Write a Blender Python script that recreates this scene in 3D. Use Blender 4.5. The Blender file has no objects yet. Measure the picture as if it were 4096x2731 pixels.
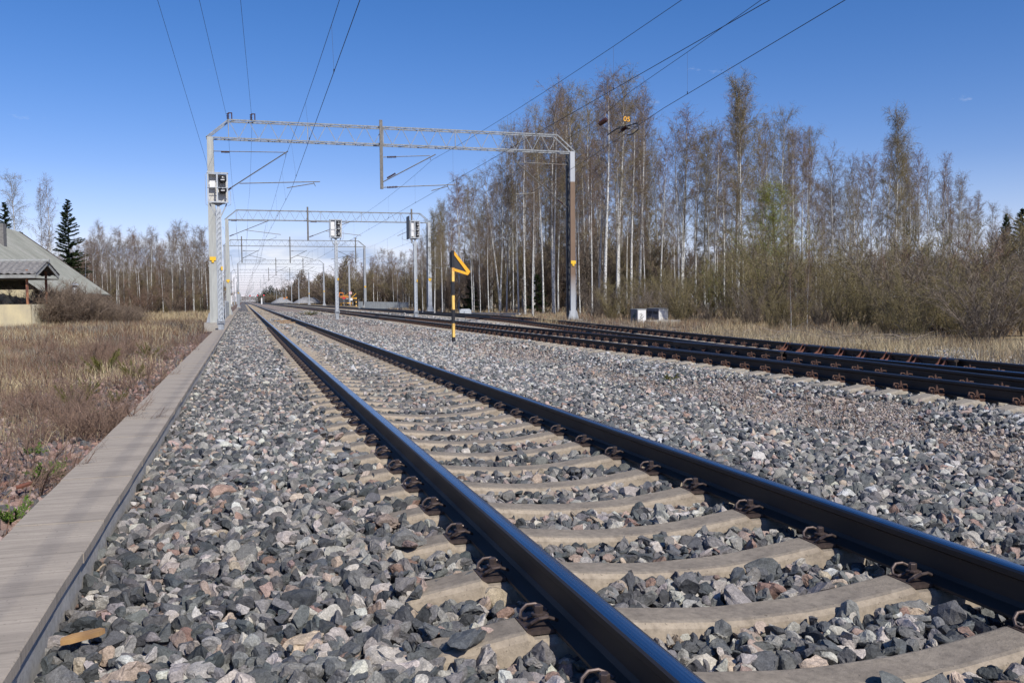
import bpy, math, random
import numpy as np
from mathutils import Vector, Matrix
C = bpy.context
SC = C.scene
COL = SC.collection
R = math.radians

# ------------------------------------------------------------------ camera
F_PX, YAW, PITCH, ROLL, CAM_H, CAM_X = 3588.65, 0.290258, 0.0473501, -0.0087741, 1.1623, -1.894
fw = np.array([math.sin(YAW)*math.cos(PITCH), math.cos(YAW)*math.cos(PITCH), -math.sin(PITCH)])
r0 = np.array([math.cos(YAW), -math.sin(YAW), 0.0]); u0 = np.cross(r0, fw)
RV = r0*math.cos(ROLL)+u0*math.sin(ROLL); UV = -r0*math.sin(ROLL)+u0*math.cos(ROLL)
CP = np.array([CAM_X, 0.0, CAM_H])
cam_d = bpy.data.cameras.new('camera'); cam = bpy.data.objects.new('camera', cam_d); COL.objects.link(cam)
M = Matrix.Identity(4)
for i in range(3):
    M[i][0] = RV[i]; M[i][1] = UV[i]; M[i][2] = -fw[i]; M[i][3] = CP[i]
cam.matrix_world = M
cam_d.sensor_width = 36; cam_d.lens = F_PX/4096*36; cam_d.clip_start = 0.05; cam_d.clip_end = 6000
SC.camera = cam

def ray(px, py): return (px-2048)/F_PX*RV-(py-1365.5)/F_PX*UV+fw
def at(px, py, Y):
    d = ray(px, py); return CP+Y/d[1]*d
def onz(px, py, z=0.0):
    d = ray(px, py); return CP+(z-CAM_H)/d[2]*d
def PXx(x, y, z=0.0):
    d = np.array([x, y, z])-CP; return 2048+F_PX*(d@RV)/(d@fw)
def dep(P): return float((np.asarray(P, float)-CP)@fw)

# ------------------------------------------------------------------ world and sun
SUN_EL, SUN_HEAD = 43.0, 159.0            # heading clockwise from +Y
W = bpy.data.worlds.new('World'); SC.world = W; W.use_nodes = True
nt = W.node_tree; nt.nodes.clear()
N = nt.nodes.new; LK = nt.links.new
out = N('ShaderNodeOutputWorld'); bg = N('ShaderNodeBackground'); bg.inputs[1].default_value = 0.105
sky = N('ShaderNodeTexSky'); sky.sky_type = 'NISHITA'; sky.sun_disc = False
sky.sun_elevation = R(SUN_EL); sky.sun_rotation = R(SUN_HEAD); sky.air_density = 0.85; sky.dust_density = 0.25; sky.ozone_density = 2.2
tc = N('ShaderNodeTexCoord'); sep = N('ShaderNodeSeparateXYZ'); LK(tc.outputs['Generated'], sep.inputs[0])
def vmath(op, a, b=None):
    n = N('ShaderNodeMath'); n.operation = op
    for k, v in enumerate((a, b)):
        if v is None: continue
        if isinstance(v, (int, float)): n.inputs[k].default_value = v
        else: LK(v, n.inputs[k])
    return n.outputs[0]
def ramp(fac, stops):
    n = N('ShaderNodeValToRGB'); LK(fac, n.inputs[0]); e = n.color_ramp.elements
    e[0].position, e[0].color = stops[0][0], stops[0][1]
    e[1].position, e[1].color = stops[-1][0], stops[-1][1]
    for p, c in stops[1:-1]:
        q = e.new(p); q.color = c
    return n.outputs[0]
G = lambda v: (v, v, v, 1)
mp = N('ShaderNodeMapping'); mp.inputs['Scale'].default_value = (9, 9, 30); LK(tc.outputs['Generated'], mp.inputs[0])
n1 = N('ShaderNodeTexNoise'); n1.inputs['Scale'].default_value = 1.0; n1.inputs['Detail'].default_value = 9; n1.inputs['Roughness'].default_value = .58; n1.inputs['Distortion'].default_value = .25
LK(mp.outputs[0], n1.inputs[0])
cov = ramp(n1.outputs[0], [(0.475, G(0)), (0.58, G(.9))])
low = ramp(sep.outputs[2], [(0.0, G(1)), (0.05, G(1)), (0.078, G(0))])
m1 = vmath('MULTIPLY', cov, low)
mp2 = N('ShaderNodeMapping'); mp2.inputs['Scale'].default_value = (13, 13, 40); mp2.inputs['Location'].default_value = (3.1, 1.7, .4); LK(tc.outputs['Generated'], mp2.inputs[0])
n2 = N('ShaderNodeTexNoise'); n2.inputs['Scale'].default_value = .9; n2.inputs['Detail'].default_value = 7; n2.inputs['Roughness'].default_value = .62; LK(mp2.outputs[0], n2.inputs[0])
wisp = ramp(n2.outputs[0], [(0.67, G(0)), (0.78, G(.45))])
hi = ramp(sep.outputs[2], [(0.1, G(0)), (0.2, G(1))])
m2 = vmath('MULTIPLY', wisp, hi)
mask = vmath('MAXIMUM', m1, m2)
mp3 = N('ShaderNodeMapping'); mp3.inputs['Scale'].default_value = (9, 9, 34); mp3.inputs['Location'].default_value = (0, 0, .5); LK(tc.outputs['Generated'], mp3.inputs[0])
n3 = N('ShaderNodeTexNoise'); n3.inputs['Scale'].default_value = 1.1; n3.inputs['Detail'].default_value = 6; LK(mp3.outputs[0], n3.inputs[0])
ccol = ramp(n3.outputs[0], [(0.42, (3.4, 4.3, 6.1, 1)), (0.60, (6.7, 7.0, 7.6, 1))])
hz = ramp(sep.outputs[2], [(0.0, G(.5)), (0.05, G(.2)), (0.14, G(0))])
mxh = N('ShaderNodeMixRGB'); hsv = N('ShaderNodeHueSaturation'); hsv.inputs['Saturation'].default_value = 1.36; hsv.inputs['Value'].default_value = 1.0; LK(sky.outputs[0], hsv.inputs['Color']); tint = N('ShaderNodeMixRGB'); tint.blend_type = 'MULTIPLY'; tint.inputs[0].default_value = 1; LK(hsv.outputs[0], tint.inputs[1]); tint.inputs[2].default_value = (1.15, .865, 1.0, 1); LK(hz, mxh.inputs[0]); LK(tint.outputs[0], mxh.inputs[1]); mxh.inputs[2].default_value = (4.4, 6.2, 9.0, 1)
mx = N('ShaderNodeMixRGB'); LK(mask, mx.inputs[0]); LK(mxh.outputs[0], mx.inputs[1]); LK(ccol, mx.inputs[2])
LK(mx.outputs[0], bg.inputs[0]); LK(bg.outputs[0], out.inputs[0])
sd = bpy.data.lights.new('sun', 'SUN'); sd.energy = 4.2; sd.angle = R(0.53); sd.color = (1, .955, .88)
sun = bpy.data.objects.new('sun', sd); COL.objects.link(sun)
sv = Vector((math.sin(R(SUN_HEAD))*math.cos(R(SUN_EL)), math.cos(R(SUN_HEAD))*math.cos(R(SUN_EL)), math.sin(R(SUN_EL))))
sun.rotation_euler = (-sv).to_track_quat('-Z', 'Y').to_euler()
SC.view_settings.view_transform = 'Standard'; SC.view_settings.look = 'None'; SC.view_settings.exposure = 0.30; SC.view_settings.gamma = 1
SC.cycles.max_bounces = 6; SC.cycles.transparent_max_bounces = 4

# ------------------------------------------------------------------ materials
class NT:
    def __init__(s, name):
        s.m = bpy.data.materials.new(name); s.m.use_nodes = True; s.t = s.m.node_tree; s.t.nodes.clear()
        s.o = s.n('ShaderNodeOutputMaterial'); s.b = s.n('ShaderNodeBsdfPrincipled'); s.l(s.b.outputs[0], s.o.inputs[0])
        s.tc = s.n('ShaderNodeTexCoord')
    def n(s, t): return s.t.nodes.new(t)
    def l(s, a, b): s.t.links.new(a, b)
    def noise(s, sc, det=4, rough=.55, scale3=None, coord='Object', dist=0):
        q = s.n('ShaderNodeTexNoise'); q.inputs['Scale'].default_value = sc; q.inputs['Detail'].default_value = det
        q.inputs['Roughness'].default_value = rough; q.inputs['Distortion'].default_value = dist
        if scale3:
            mp = s.n('ShaderNodeMapping'); mp.inputs['Scale'].default_value = scale3; s.l(s.tc.outputs[coord], mp.inputs[0]); s.l(mp.outputs[0], q.inputs[0])
        else: s.l(s.tc.outputs[coord], q.inputs[0])
        return q.outputs[0]
    def ramp(s, f, stops):
        q = s.n('ShaderNodeValToRGB'); s.l(f, q.inputs[0]); e = q.color_ramp.elements
        e[0].position, e[0].color = stops[0]; e[1].position, e[1].color = stops[-1]
        for p, c in stops[1:-1]:
            k = e.new(p); k.color = c
        return q.outputs[0]
    def mix(s, f, a, b, mode='MIX'):
        q = s.n('ShaderNodeMixRGB'); q.blend_type = mode
        for k, v in enumerate((f, a, b)):
            if isinstance(v, (int, float)): q.inputs[k].default_value = v
            elif isinstance(v, tuple): q.inputs[k].default_value = v if len(v) == 4 else (*v, 1)
            else: s.l(v, q.inputs[k])
        return q.outputs[0]
    def attr(s, nm):
        q = s.n('ShaderNodeAttribute'); q.attribute_name = nm; return q
    def bump(s, h, st=.4, d=.01):
        q = s.n('ShaderNodeBump'); q.inputs['Strength'].default_value = st; q.inputs['Distance'].default_value = d
        s.l(h, q.inputs['Height']); s.l(q.outputs[0], s.b.inputs['Normal'])
    def fin(s, col=None, rough=.8, metal=0, spec=None):
        if col is not None:
            if isinstance(col, tuple): s.b.inputs['Base Color'].default_value = (*col[:3], 1)
            else: s.l(col, s.b.inputs['Base Color'])
        if isinstance(rough, (int, float)): s.b.inputs['Roughness'].default_value = rough
        else: s.l(rough, s.b.inputs['Roughness'])
        s.b.inputs['Metallic'].default_value = metal
        if spec is not None: s.b.inputs['Specular IOR Level'].default_value = spec
        return s.m
def c4(a): return (a[0], a[1], a[2], 1)
def simple(name, c1, c2=None, sc=6, rough=.7, metal=0, bump=0, det=5, s3=None, spec=None, lo=.35, hi=.65):
    t = NT(name); c2 = c2 or tuple(v*.75 for v in c1)
    nz = t.noise(sc, det, scale3=s3); col = t.ramp(nz, [(lo, c4(c1)), (hi, c4(c2))])
    if bump: t.bump(nz, .5, bump)
    return t.fin(col, rough, metal, spec)

def m_stone():
    t = NT('stone'); a = t.attr('col')
    nz = t.noise(170, 4, .7); sp = t.ramp(nz, [(.3, G(.62)), (.5, G(.98)), (.72, G(1.5))])
    n2 = t.noise(38, 4, .6); lg = t.ramp(n2, [(.3, G(.75)), (.7, G(1.22))])
    c = t.mix(1, a.outputs[0], sp, 'MULTIPLY'); c = t.mix(1, c, lg, 'MULTIPLY')
    t.bump(t.noise(110, 5, .7), .55, .006)
    return t.fin(c, .75, 0, .35)
def m_attr(name, rough=.8, trans=0):
    t = NT(name); a = t.attr('col')
    if trans:
        tr = t.n('ShaderNodeBsdfTranslucent'); t.l(a.outputs[0], tr.inputs[0]); ms = t.n('ShaderNodeMixShader'); ms.inputs[0].default_value = trans
        t.l(t.b.outputs[0], ms.inputs[1]); t.l(tr.outputs[0], ms.inputs[2]); t.l(ms.outputs[0], t.o.inputs[0])
    return t.fin(a.outputs[0], rough, 0, .2)
def m_birch(name='birch_bark', tint=1.0):
    t = NT(name)
    nz = t.noise(2.6, 6, .72, (4.0, 4.0, 8.0)); mk = t.ramp(nz, [(.44, c4((.80*tint, .78*tint, .74*tint))), (.50, c4((.66*tint, .67*tint, .62*tint))), (.545, c4((.05, .045, .04)))])
    sp = t.n('ShaderNodeSeparateXYZ'); t.l(t.tc.outputs['Object'], sp.inputs[0])
    mr = t.n('ShaderNodeMapRange'); mr.inputs[1].default_value = 13; mr.inputs[2].default_value = 18.5; t.l(sp.outputs[2], mr.inputs[0])
    c = t.mix(mr.outputs[0], mk, (.22, .16, .125))
    ml = t.n('ShaderNodeMapRange'); ml.inputs[1].default_value = 1.6; ml.inputs[2].default_value = 0.0; t.l(sp.outputs[2], ml.inputs[0])
    nb = t.noise(3, 4, .6, (5, 5, 2)); lowm = t.n('ShaderNodeMath'); lowm.operation = 'MULTIPLY'; t.l(ml.outputs[0], lowm.inputs[0]); t.l(t.ramp(nb, [(.4, G(0)), (.6, G(1))]), lowm.inputs[1])
    c = t.mix(lowm.outputs[0], c, (.07, .06, .05))
    return t.fin(c, .7, 0, .3)
def m_concrete(name, c1, c2, s3=(1, 1, 1), bumpd=.002, sc=30, topdark=None):
    t = NT(name); a = t.noise(2.2, 6, .65); b = t.noise(sc, 5, .7, s3); col = t.ramp(a, [(.32, c4(c1)), (.68, c4(c2))])
    col = t.mix(1, col, t.ramp(b, [(.3, G(.72)), (.5, G(1)), (.7, G(1.22))]), 'MULTIPLY')
    pit = t.noise(75, 3, .5); col = t.mix(1, col, t.ramp(pit, [(.27, G(.55)), (.34, G(1))]), 'MULTIPLY')
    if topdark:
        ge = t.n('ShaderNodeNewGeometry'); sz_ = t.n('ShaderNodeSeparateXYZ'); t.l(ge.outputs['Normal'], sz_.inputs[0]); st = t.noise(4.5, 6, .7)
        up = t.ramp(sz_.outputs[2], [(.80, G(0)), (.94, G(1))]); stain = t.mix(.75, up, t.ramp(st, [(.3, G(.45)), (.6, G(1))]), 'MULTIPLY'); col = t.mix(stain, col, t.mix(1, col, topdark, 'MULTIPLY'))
    t.bump(t.noise(110, 5, .75), .8, bumpd)
    return t.fin(col, .88, 0, .25)

MAT = {}
MAT['stone'] = m_stone()
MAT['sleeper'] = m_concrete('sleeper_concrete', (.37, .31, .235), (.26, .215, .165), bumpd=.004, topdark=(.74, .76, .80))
MAT['sleeper_old'] = m_concrete('old_sleeper_concrete', (.34, .30, .24), (.24, .21, .17))
MAT['lid'] = m_concrete('trough_lid_concrete', (.385, .33, .265), (.28, .24, .195), (.5, 9, 1), .002, 5)
MAT['trough'] = m_concrete('trough_concrete', (.42, .40, .37), (.32, .31, .29))
MAT['conc'] = m_concrete('slab_concrete', (.40, .37, .32), (.28, .26, .23))
MAT['panel'] = m_concrete('grey_panel', (.33, .36, .37), (.25, .27, .285), (1, 1, .5))
MAT['rail_side'] = simple('dark_rail_steel', (.050, .036, .029), (.032, .024, .020), 9, .62, .15, 0, 6, (1, .15, 1), .3)
def m_top(name, c, r, strk):
    t = NT(name); nz = t.noise(40, 3, .5, (6, .02, 1)); t.fin(t.ramp(nz, [(.3, c4(c)), (.7, c4(tuple(v*.7 for v in c)))]), t.ramp(t.noise(30, 3, .6, (5, .05, 1)), [(.3, G(r)), (.7, G(r+strk))]), 1.0); return t.m
MAT['rail_top'] = m_top('polished_rail_top', (.42, .43, .46), .20, .10)
MAT['rail_edge'] = m_top('rail_head_edge', (.13, .10, .09), .42, .15)
MAT['rail_top_dull'] = m_top('dull_rail_top', (.16, .135, .125), .36, .12)
MAT['rust'] = simple('rusty_steel', (.135, .068, .045), (.075, .042, .03), 40, .75, .2, .002)
MAT['rustb'] = simple('red_brown_bracket', (.20, .075, .045), (.12, .05, .032), 25, .75, .1)
MAT['clip'] = simple('brown_spring_steel', (.115, .085, .075), (.075, .055, .05), 60, .5, .55)
MAT['galv'] = simple('galvanised_steel', (.52, .55, .57), (.40, .43, .45), 5, .5, .35, 0, 6, (3, 3, .8))
MAT['galvd'] = simple('dull_galvanised_steel', (.38, .40, .42), (.27, .29, .31), 4, .55, .3, 0, 6, (3, 3, .6))
MAT['beamg'] = simple('grey_lattice_steel', (.29, .305, .315), (.18, .195, .205), 4, .55, .2, 0, 6, (3, 3, .6))
MAT['mast'] = simple('grey_mast_paint', (.42, .43, .40), (.33, .34, .32), 3, .65, .1, 0, 6, (4, 4, .5))
MAT['mastbrown'] = None
def m_mb():
    t = NT('weathered_mast'); nz = t.noise(1.2, 6, .65, (2, 2, .45)); sp = t.n('ShaderNodeSeparateXYZ'); t.l(t.tc.outputs['Object'], sp.inputs[0])
    mr = t.n('ShaderNodeMapRange'); mr.inputs[1].default_value = 1.2; mr.inputs[2].default_value = 2.4; t.l(sp.outputs[2], mr.inputs[0])
    m2 = t.n('ShaderNodeMapRange'); m2.inputs[1].default_value = 6.95; m2.inputs[2].default_value = 6.9; t.l(sp.outputs[2], m2.inputs[0])
    mm = t.n('ShaderNodeMath'); mm.operation = 'MULTIPLY'; t.l(mr.outputs[0], mm.inputs[0]); t.l(m2.outputs[0], mm.inputs[1])
    c = t.mix(mm.outputs[0], (.42, .44, .46), (.19, .125, .08)); c = t.mix(1, c, t.ramp(nz, [(.3, G(.8)), (.7, G(1.15))]), 'MULTIPLY')
    return t.fin(c, .6, .15)
MAT['mastbrown'] = m_mb()
MAT['white'] = simple('white_panel', (.74, .74, .72), (.66, .66, .65), 8, .5)
MAT['cream'] = simple('cream_panel', (.58, .56, .50), (.50, .48, .43), 8, .6)
MAT['black'] = simple('black_paint', (.022, .022, .024), (.014, .014, .016), 20, .45)
MAT['darkplate'] = simple('dark_board', (.028, .028, .033), (.02, .02, .024), 30, .5)
MAT['yellow'] = simple('orange_yellow_reflective', (.84, .42, .02), (.78, .36, .015), 12, .5)
MAT['yelrust'] = simple('flaking_yellow_paint', (.80, .52, .13), (.50, .17, .04), 14, .65, 0, .001, 6, (1, 1, .5), None, .5, .62)
MAT['ylabel'] = simple('yellow_plate', (.80, .50, .03), (.75, .44, .02), 10, .5)
MAT['wire'] = simple('oxidised_copper_wire', (.035, .03, .028), (.03, .025, .022), 10, .6, .3)
MAT['tube'] = simple('tarnished_tube', (.20, .19, .17), (.13, .12, .105), 8, .5, .6)
MAT['insul'] = simple('brown_porcelain', (.065, .025, .018), (.045, .018, .014), 10, .25)
MAT['twig'] = simple('twig_bark', (.20, .145, .10), (.13, .098, .074), .7, .85, 0, 0, 3)
MAT['twigred'] = simple('reddish_twigs', (.205, .13, .09), (.14, .095, .07), .7, .85, 0, 0, 3)
MAT['twigol'] = simple('olive_twigs', (.22, .175, .09), (.155, .125, .07), .6, .85, 0, 0, 3)
MAT['twiggrey'] = simple('grey_brown_twigs', (.20, .16, .12), (.135, .11, .088), .7, .85, 0, 0, 3)
MAT['birch'] = m_birch()
MAT['darkbark'] = simple('dark_bark', (.085, .07, .058), (.05, .042, .036), 5, .9, 0, .01, 5, (3, 3, 1))
def m_leaf(n, c1, c2):
    t = NT(n); nz = t.noise(1.3, 4, .6); col = t.ramp(nz, [(.35, c4(c1)), (.65, c4(c2))])
    tr = t.n('ShaderNodeBsdfTranslucent'); t.l(col, tr.inputs[0]); ms = t.n('ShaderNodeMixShader'); ms.inputs[0].default_value = .3
    t.l(t.b.outputs[0], ms.inputs[1]); t.l(tr.outputs[0], ms.inputs[2]); t.l(ms.outputs[0], t.o.inputs[0]); return t.fin(col, .7, 0, .2)
MAT['bud'] = m_leaf('young_green_leaves', (.36, .42, .06), (.25, .29, .05))
MAT['budol'] = m_leaf('olive_buds', (.30, .27, .08), (.21, .18, .065))
MAT['needle'] = m_leaf('spruce_needles', (.045, .065, .022), (.025, .042, .018))
MAT['needley'] = m_leaf('yellow_green_needles', (.20, .185, .04), (.11, .12, .03))
MAT['herb'] = m_leaf('herb_leaves', (.15, .24, .04), (.09, .16, .03))
MAT['roof'] = None
MAT['tile'] = simple('grey_cement_tile', (.22, .21, .20), (.13, .125, .12), 7, .85, 0, .004)
MAT['fascia'] = simple('weathered_grey_board', (.36, .37, .35), (.20, .20, .19), 6, .8, 0, 0, 6, (1, 1, 6))
MAT['darkwood'] = simple('dark_timber', (.06, .045, .038), (.04, .03, .025), 8, .85)
MAT['render'] = simple('stained_yellow_render', (.62, .53, .32), (.36, .32, .24), 1.1, .9, 0, .004, 8, (1, 1, .6))
MAT['renderp'] = simple('pale_yellow_render', (.66, .60, .44), (.58, .52, .36), 1.5, .9, 0, .002)
MAT['postrust'] = simple('rust_streaked_post', (.42, .19, .09), (.13, .05, .04), 4, .8, 0, 0, 5, (2, 2, .6))
MAT['grafgrey'] = simple('dark_grey_cabinet', (.135, .145, .175), (.115, .122, .15), 4, .5)
MAT['graf'] = simple('graffiti_ink', (.015, .015, .02), (.02, .02, .02), 5, .6)
MAT['grafgreen'] = simple('green_ink', (.02, .10, .07), (.02, .08, .06), 5, .6)
MAT['woodl'] = simple('pale_split_wood', (.42, .25, .10), (.30, .165, .07), 14, .8, 0, .003, 5, (1, 8, 1))
MAT['woodg'] = simple('grey_stick', (.24, .20, .165), (.15, .12, .10), 14, .85)
MAT['orange'] = simple('excavator_orange', (.75, .25, .03), (.65, .2, .02), 6, .5)
MAT['exdark'] = simple('machine_dark_grey', (.05, .052, .055), (.035, .036, .04), 6, .5)
MAT['red'] = simple('red_paint', (.55, .03, .03), (.5, .03, .03), 6, .5)
MAT['glass'] = simple('dark_glass', (.03, .035, .04), (.03, .035, .04), 2, .08)
MAT['timber'] = simple('concrete_light_pole', (.33, .32, .29), (.25, .24, .22), 5, .85, 0, 0, 5, (3, 3, .4))
MAT['pilestone'] = simple('grey_aggregate_heap', (.30, .30, .30), (.18, .18, .185), 3, .9, 0, .05, 8)
t = NT('red_signal_light'); e = t.n('ShaderNodeEmission'); e.inputs[0].default_value = (1, .04, .05, 1); e.inputs[1].default_value = 2.5; t.l(e.outputs[0], t.o.inputs[0]); MAT['redlamp'] = t.m
def m_roof():
    t = NT('corrugated_roof'); a = t.noise(.5, 6, .65); b = t.noise(14, 4, .6, (.3, 3, .3)); c = t.ramp(a, [(.32, c4((.33, .325, .29))), (.5, c4((.27, .275, .235))), (.7, c4((.215, .215, .185)))])
    c = t.mix(1, c, t.ramp(b, [(.3, G(.75)), (.7, G(1.15))]), 'MULTIPLY'); return t.fin(c, .9, 0, .2)
MAT['roof'] = m_roof()

# ------------------------------------------------------------------ mesh helpers
def tag(o, label=None, cat=None, group=None, kind=None):
    if label: o['label'] = label
    if cat: o['category'] = cat
    if group: o['group'] = group
    if kind: o['kind'] = kind
    return o
def empty(name, loc, rz=0):
    o = bpy.data.objects.new(name, None); COL.objects.link(o); o.location = loc; o.rotation_euler = (0, 0, rz); o.empty_display_size = .2; return o
def copy_tree(o, parent=None):
    c = o.copy(); COL.objects.link(c); c.parent = parent
    for ch in o.children: copy_tree(ch, c)
    return c
class MB:
    def __init__(s): s.v = []; s.f = []; s.mi = []
    def add(s, vs, fs, mi=0):
        b = len(s.v); s.v += [tuple(map(float, p)) for p in vs]; s.f += [tuple(b+i for i in f) for f in fs]; s.mi += [mi]*len(fs)
    def box(s, x0, x1, y0, y1, z0, z1, mi=0, rot=0, piv=None, bev=0):
        vs = [(x, y, z) for z in (z0, z1) for y in (y0, y1) for x in (x0, x1)]
        if rot:
            px, py = piv or ((x0+x1)/2, (y0+y1)/2); c, q = math.cos(rot), math.sin(rot)
            vs = [(px+(x-px)*c-(y-py)*q, py+(x-px)*q+(y-py)*c, z) for x, y, z in vs]
        s.add(vs, [(0, 2, 3, 1), (4, 5, 7, 6), (0, 1, 5, 4), (2, 6, 7, 3), (0, 4, 6, 2), (1, 3, 7, 5)], mi)
    def beam(s, a, b, w=.05, h=None, mi=0, up=(0, 0, 1)):
        a = np.asarray(a, float); b = np.asarray(b, float); h = h or w; d = b-a; L = np.linalg.norm(d)
        if L < 1e-6: return
        d = d/L; u = np.asarray(up, float)
        if abs(d@u) > .98: u = np.array([0, 1., 0])
        x = np.cross(d, u); x /= np.linalg.norm(x); z = np.cross(x, d)
        vs = []
        for p in (a, b):
            for sx, sz in ((-1, -1), (1, -1), (1, 1), (-1, 1)): vs.append(p+x*sx*w/2+z*sz*h/2)
        s.add(vs, [(0, 3, 2, 1), (4, 5, 6, 7), (0, 1, 5, 4), (1, 2, 6, 5), (2, 3, 7, 6), (3, 0, 4, 7)], mi)
    def tube(s, pts, rad, n=6, mi=0, cap=True):
        pts = [np.asarray(p, float) for p in pts]; k = len(pts); rad = [rad]*k if isinstance(rad, (int, float)) else rad
        vs = []; prev = None
        for i, p in enumerate(pts):
            d = pts[min(i+1, k-1)]-pts[max(i-1, 0)]; L = np.linalg.norm(d); d = d/L if L > 0 else np.array([0, 0, 1.])
            if prev is None:
                u = np.array([0, 0, 1.]) if abs(d[2]) < .9 else np.array([1., 0, 0]); x = np.cross(d, u)
            else: x = prev-d*(prev@d)
            x /= max(np.linalg.norm(x), 1e-9); y = np.cross(d, x); prev = x
            for j in range(n):
                a = 2*math.pi*j/n; vs.append(p+(x*math.cos(a)+y*math.sin(a))*rad[i])
        fs = [(i*n+j, i*n+(j+1) % n, (i+1)*n+(j+1) % n, (i+1)*n+j) for i in range(k-1) for j in range(n)]
        if cap: fs += [tuple(range(n))[::-1], tuple((k-1)*n+j for j in range(n))]
        s.add(vs, fs, mi)
    def lathe(s, prof, c=(0, 0, 0), n=12, mi=0, axis=(0, 0, 1)):
        ax = np.asarray(axis, float); ax /= np.linalg.norm(ax); u = np.array([1., 0, 0]) if abs(ax[0]) < .9 else np.array([0, 1., 0])
        x = np.cross(ax, u); x /= np.linalg.norm(x); y = np.cross(ax, x); c = np.asarray(c, float); vs = []
        for r_, z_ in prof:
            for j in range(n):
                a = 2*math.pi*j/n; vs.append(c+ax*z_+(x*math.cos(a)+y*math.sin(a))*max(r_, 1e-4))
        k = len(prof); fs = [(i*n+j, i*n+(j+1) % n, (i+1)*n+(j+1) % n, (i+1)*n+j) for i in range(k-1) for j in range(n)]
        fs += [tuple(range(n))[::-1], tuple((k-1)*n+j for j in range(n))]
        s.add(vs, fs, mi)
    def prism(s, poly, ext, mi=0):
        n = len(poly); e = np.asarray(ext, float); a = [np.asarray(p, float) for p in poly]
        s.add(a+[p+e for p in a], [tuple(range(n))[::-1], tuple(range(n, 2*n))]+[(i, (i+1) % n, n+(i+1) % n, n+i) for i in range(n)], mi)
    def mesh(s, name, mats, smooth=False):
        me = bpy.data.meshes.new(name); me.from_pydata(s.v, [], s.f)
        for m in (mats if isinstance(mats, (list, tuple)) else [mats]): me.materials.append(m)
        if len(me.materials) > 1: me.polygons.foreach_set('material_index', s.mi)
        me.polygons.foreach_set('use_smooth', [smooth]*len(s.f)); me.update(); return me
    def build(s, name, mats, parent=None, smooth=False, loc=None):
        me = s.mesh(name, mats, smooth); o = bpy.data.objects.new(name, me); COL.objects.link(o); o.parent = parent
        if loc is not None: o.location = loc
        return o
def npmesh(name, V, Fc, k, mats, col=None, mi=None, smooth=False):
    """V (n,3), Fc (m,k) uniform polygons; col per face (m,3)"""
    me = bpy.data.meshes.new(name); n, m = len(V), len(Fc)
    me.vertices.add(n); me.vertices.foreach_set('co', np.ascontiguousarray(V, np.float32).ravel())
    me.loops.add(m*k); me.polygons.add(m); me.loops.foreach_set('vertex_index', np.ascontiguousarray(Fc, np.int32).ravel())
    me.polygons.foreach_set('loop_start', np.arange(0, m*k, k, dtype=np.int32))
    for q in (mats if isinstance(mats, (list, tuple)) else [mats]): me.materials.append(q)
    if mi is not None: me.polygons.foreach_set('material_index', np.ascontiguousarray(mi, np.int32))
    if col is not None:
        ca = me.color_attributes.new('col', 'FLOAT_COLOR', 'POINT'); c = np.ones((n, 4), np.float32); c[:, :3] = col; ca.data.foreach_set('color', c.ravel())
    if not smooth: me.polygons.foreach_set('use_smooth', np.zeros(m, bool))
    else: me.polygons.foreach_set('use_smooth', np.ones(m, bool))
    me.update(calc_edges=True); return me
def link(name, me, parent=None, loc=None):
    o = bpy.data.objects.new(name, me); COL.objects.link(o); o.parent = parent
    if loc is not None: o.location = loc
    return o

# value noise for the ground and scatter
_ng = np.random.default_rng(5).random((64, 64))
def vn(x, y, s):
    x = np.asarray(x, float)/s; y = np.asarray(y, float)/s; xi = np.floor(x).astype(int); yi = np.floor(y).astype(int); fx = x-xi; fy = y-yi
    fx = fx*fx*(3-2*fx); fy = fy*fy*(3-2*fy); g = lambda a, b: _ng[a % 64, b % 64]
    return (g(xi, yi)*(1-fx)+g(xi+1, yi)*fx)*(1-fy)+(g(xi, yi+1)*(1-fx)+g(xi+1, yi+1)*fx)*fy
def fbm(x, y, s): return vn(x, y, s)*.55+vn(x+31, y+17, s*.47)*.3+vn(x+7, y+53, s*.21)*.15

# ------------------------------------------------------------------ track geometry
X2 = 6.8
def x3(y):                                    # centre of the diverging track
    y = np.asarray(y, float)
    base = 8.4+(y-15.4)*.117
    near = X2+np.maximum(y+12, 0)**2*1.6/750.76
    near = np.where(y < 15.4, X2+1.6*(np.clip((y+12)/27.4, 0, 1))**1.9, 0)
    a, b = 36.0, 62.0; xa = 8.4+(a-15.4)*.117
    t = np.clip((y-a)/(b-a), 0, 1); far = xa+.117*(b-a)*(t-t*t/2)
    return np.where(y < 15.4, near, np.where(y < a, base, far))
X3F = float(x3(100))
def surf(x, y):
    """height of the stone surface between the sleepers"""
    x = np.asarray(x, float); y = np.asarray(y, float)
    z = np.full(np.broadcast(x, y).shape, -.045)
    pts = [(-4.2, -.12), (-3.05, -.10), (-2.6, -.10), (-1.9, -.05), (-1.35, -.03), (-.9, -.045), (.9, -.045), (1.35, -.03), (2.0, -.05), (2.7, -.09), (3.4, -.12), (4.6, -.12), (5.2, -.06), (5.7, -.05), (8.3, -.05), (9.5, -.07), (10.3, -.06), (13.6, -.06), (14.3, -.12), (16, -.15), (30, -.25)]
    xs, zs = zip(*pts); return np.interp(x, xs, zs)+(fbm(x, y, 1.1)-.5)*.035
def ground_z(x, y):
    x = np.asarray(x, float); y = np.asarray(y, float); z = surf(x, y)-.045
    lf = np.clip((-3.4-x)/4, 0, 1); z = z*(1-lf)+lf*(-.16+(fbm(x, y, 4)-.5)*.25)
    rt = np.clip((x-14.5)/8, 0, 1); z = z*(1-rt)+rt*(-.2+(fbm(x, y, 9)-.5)*.35)
    return z
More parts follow.
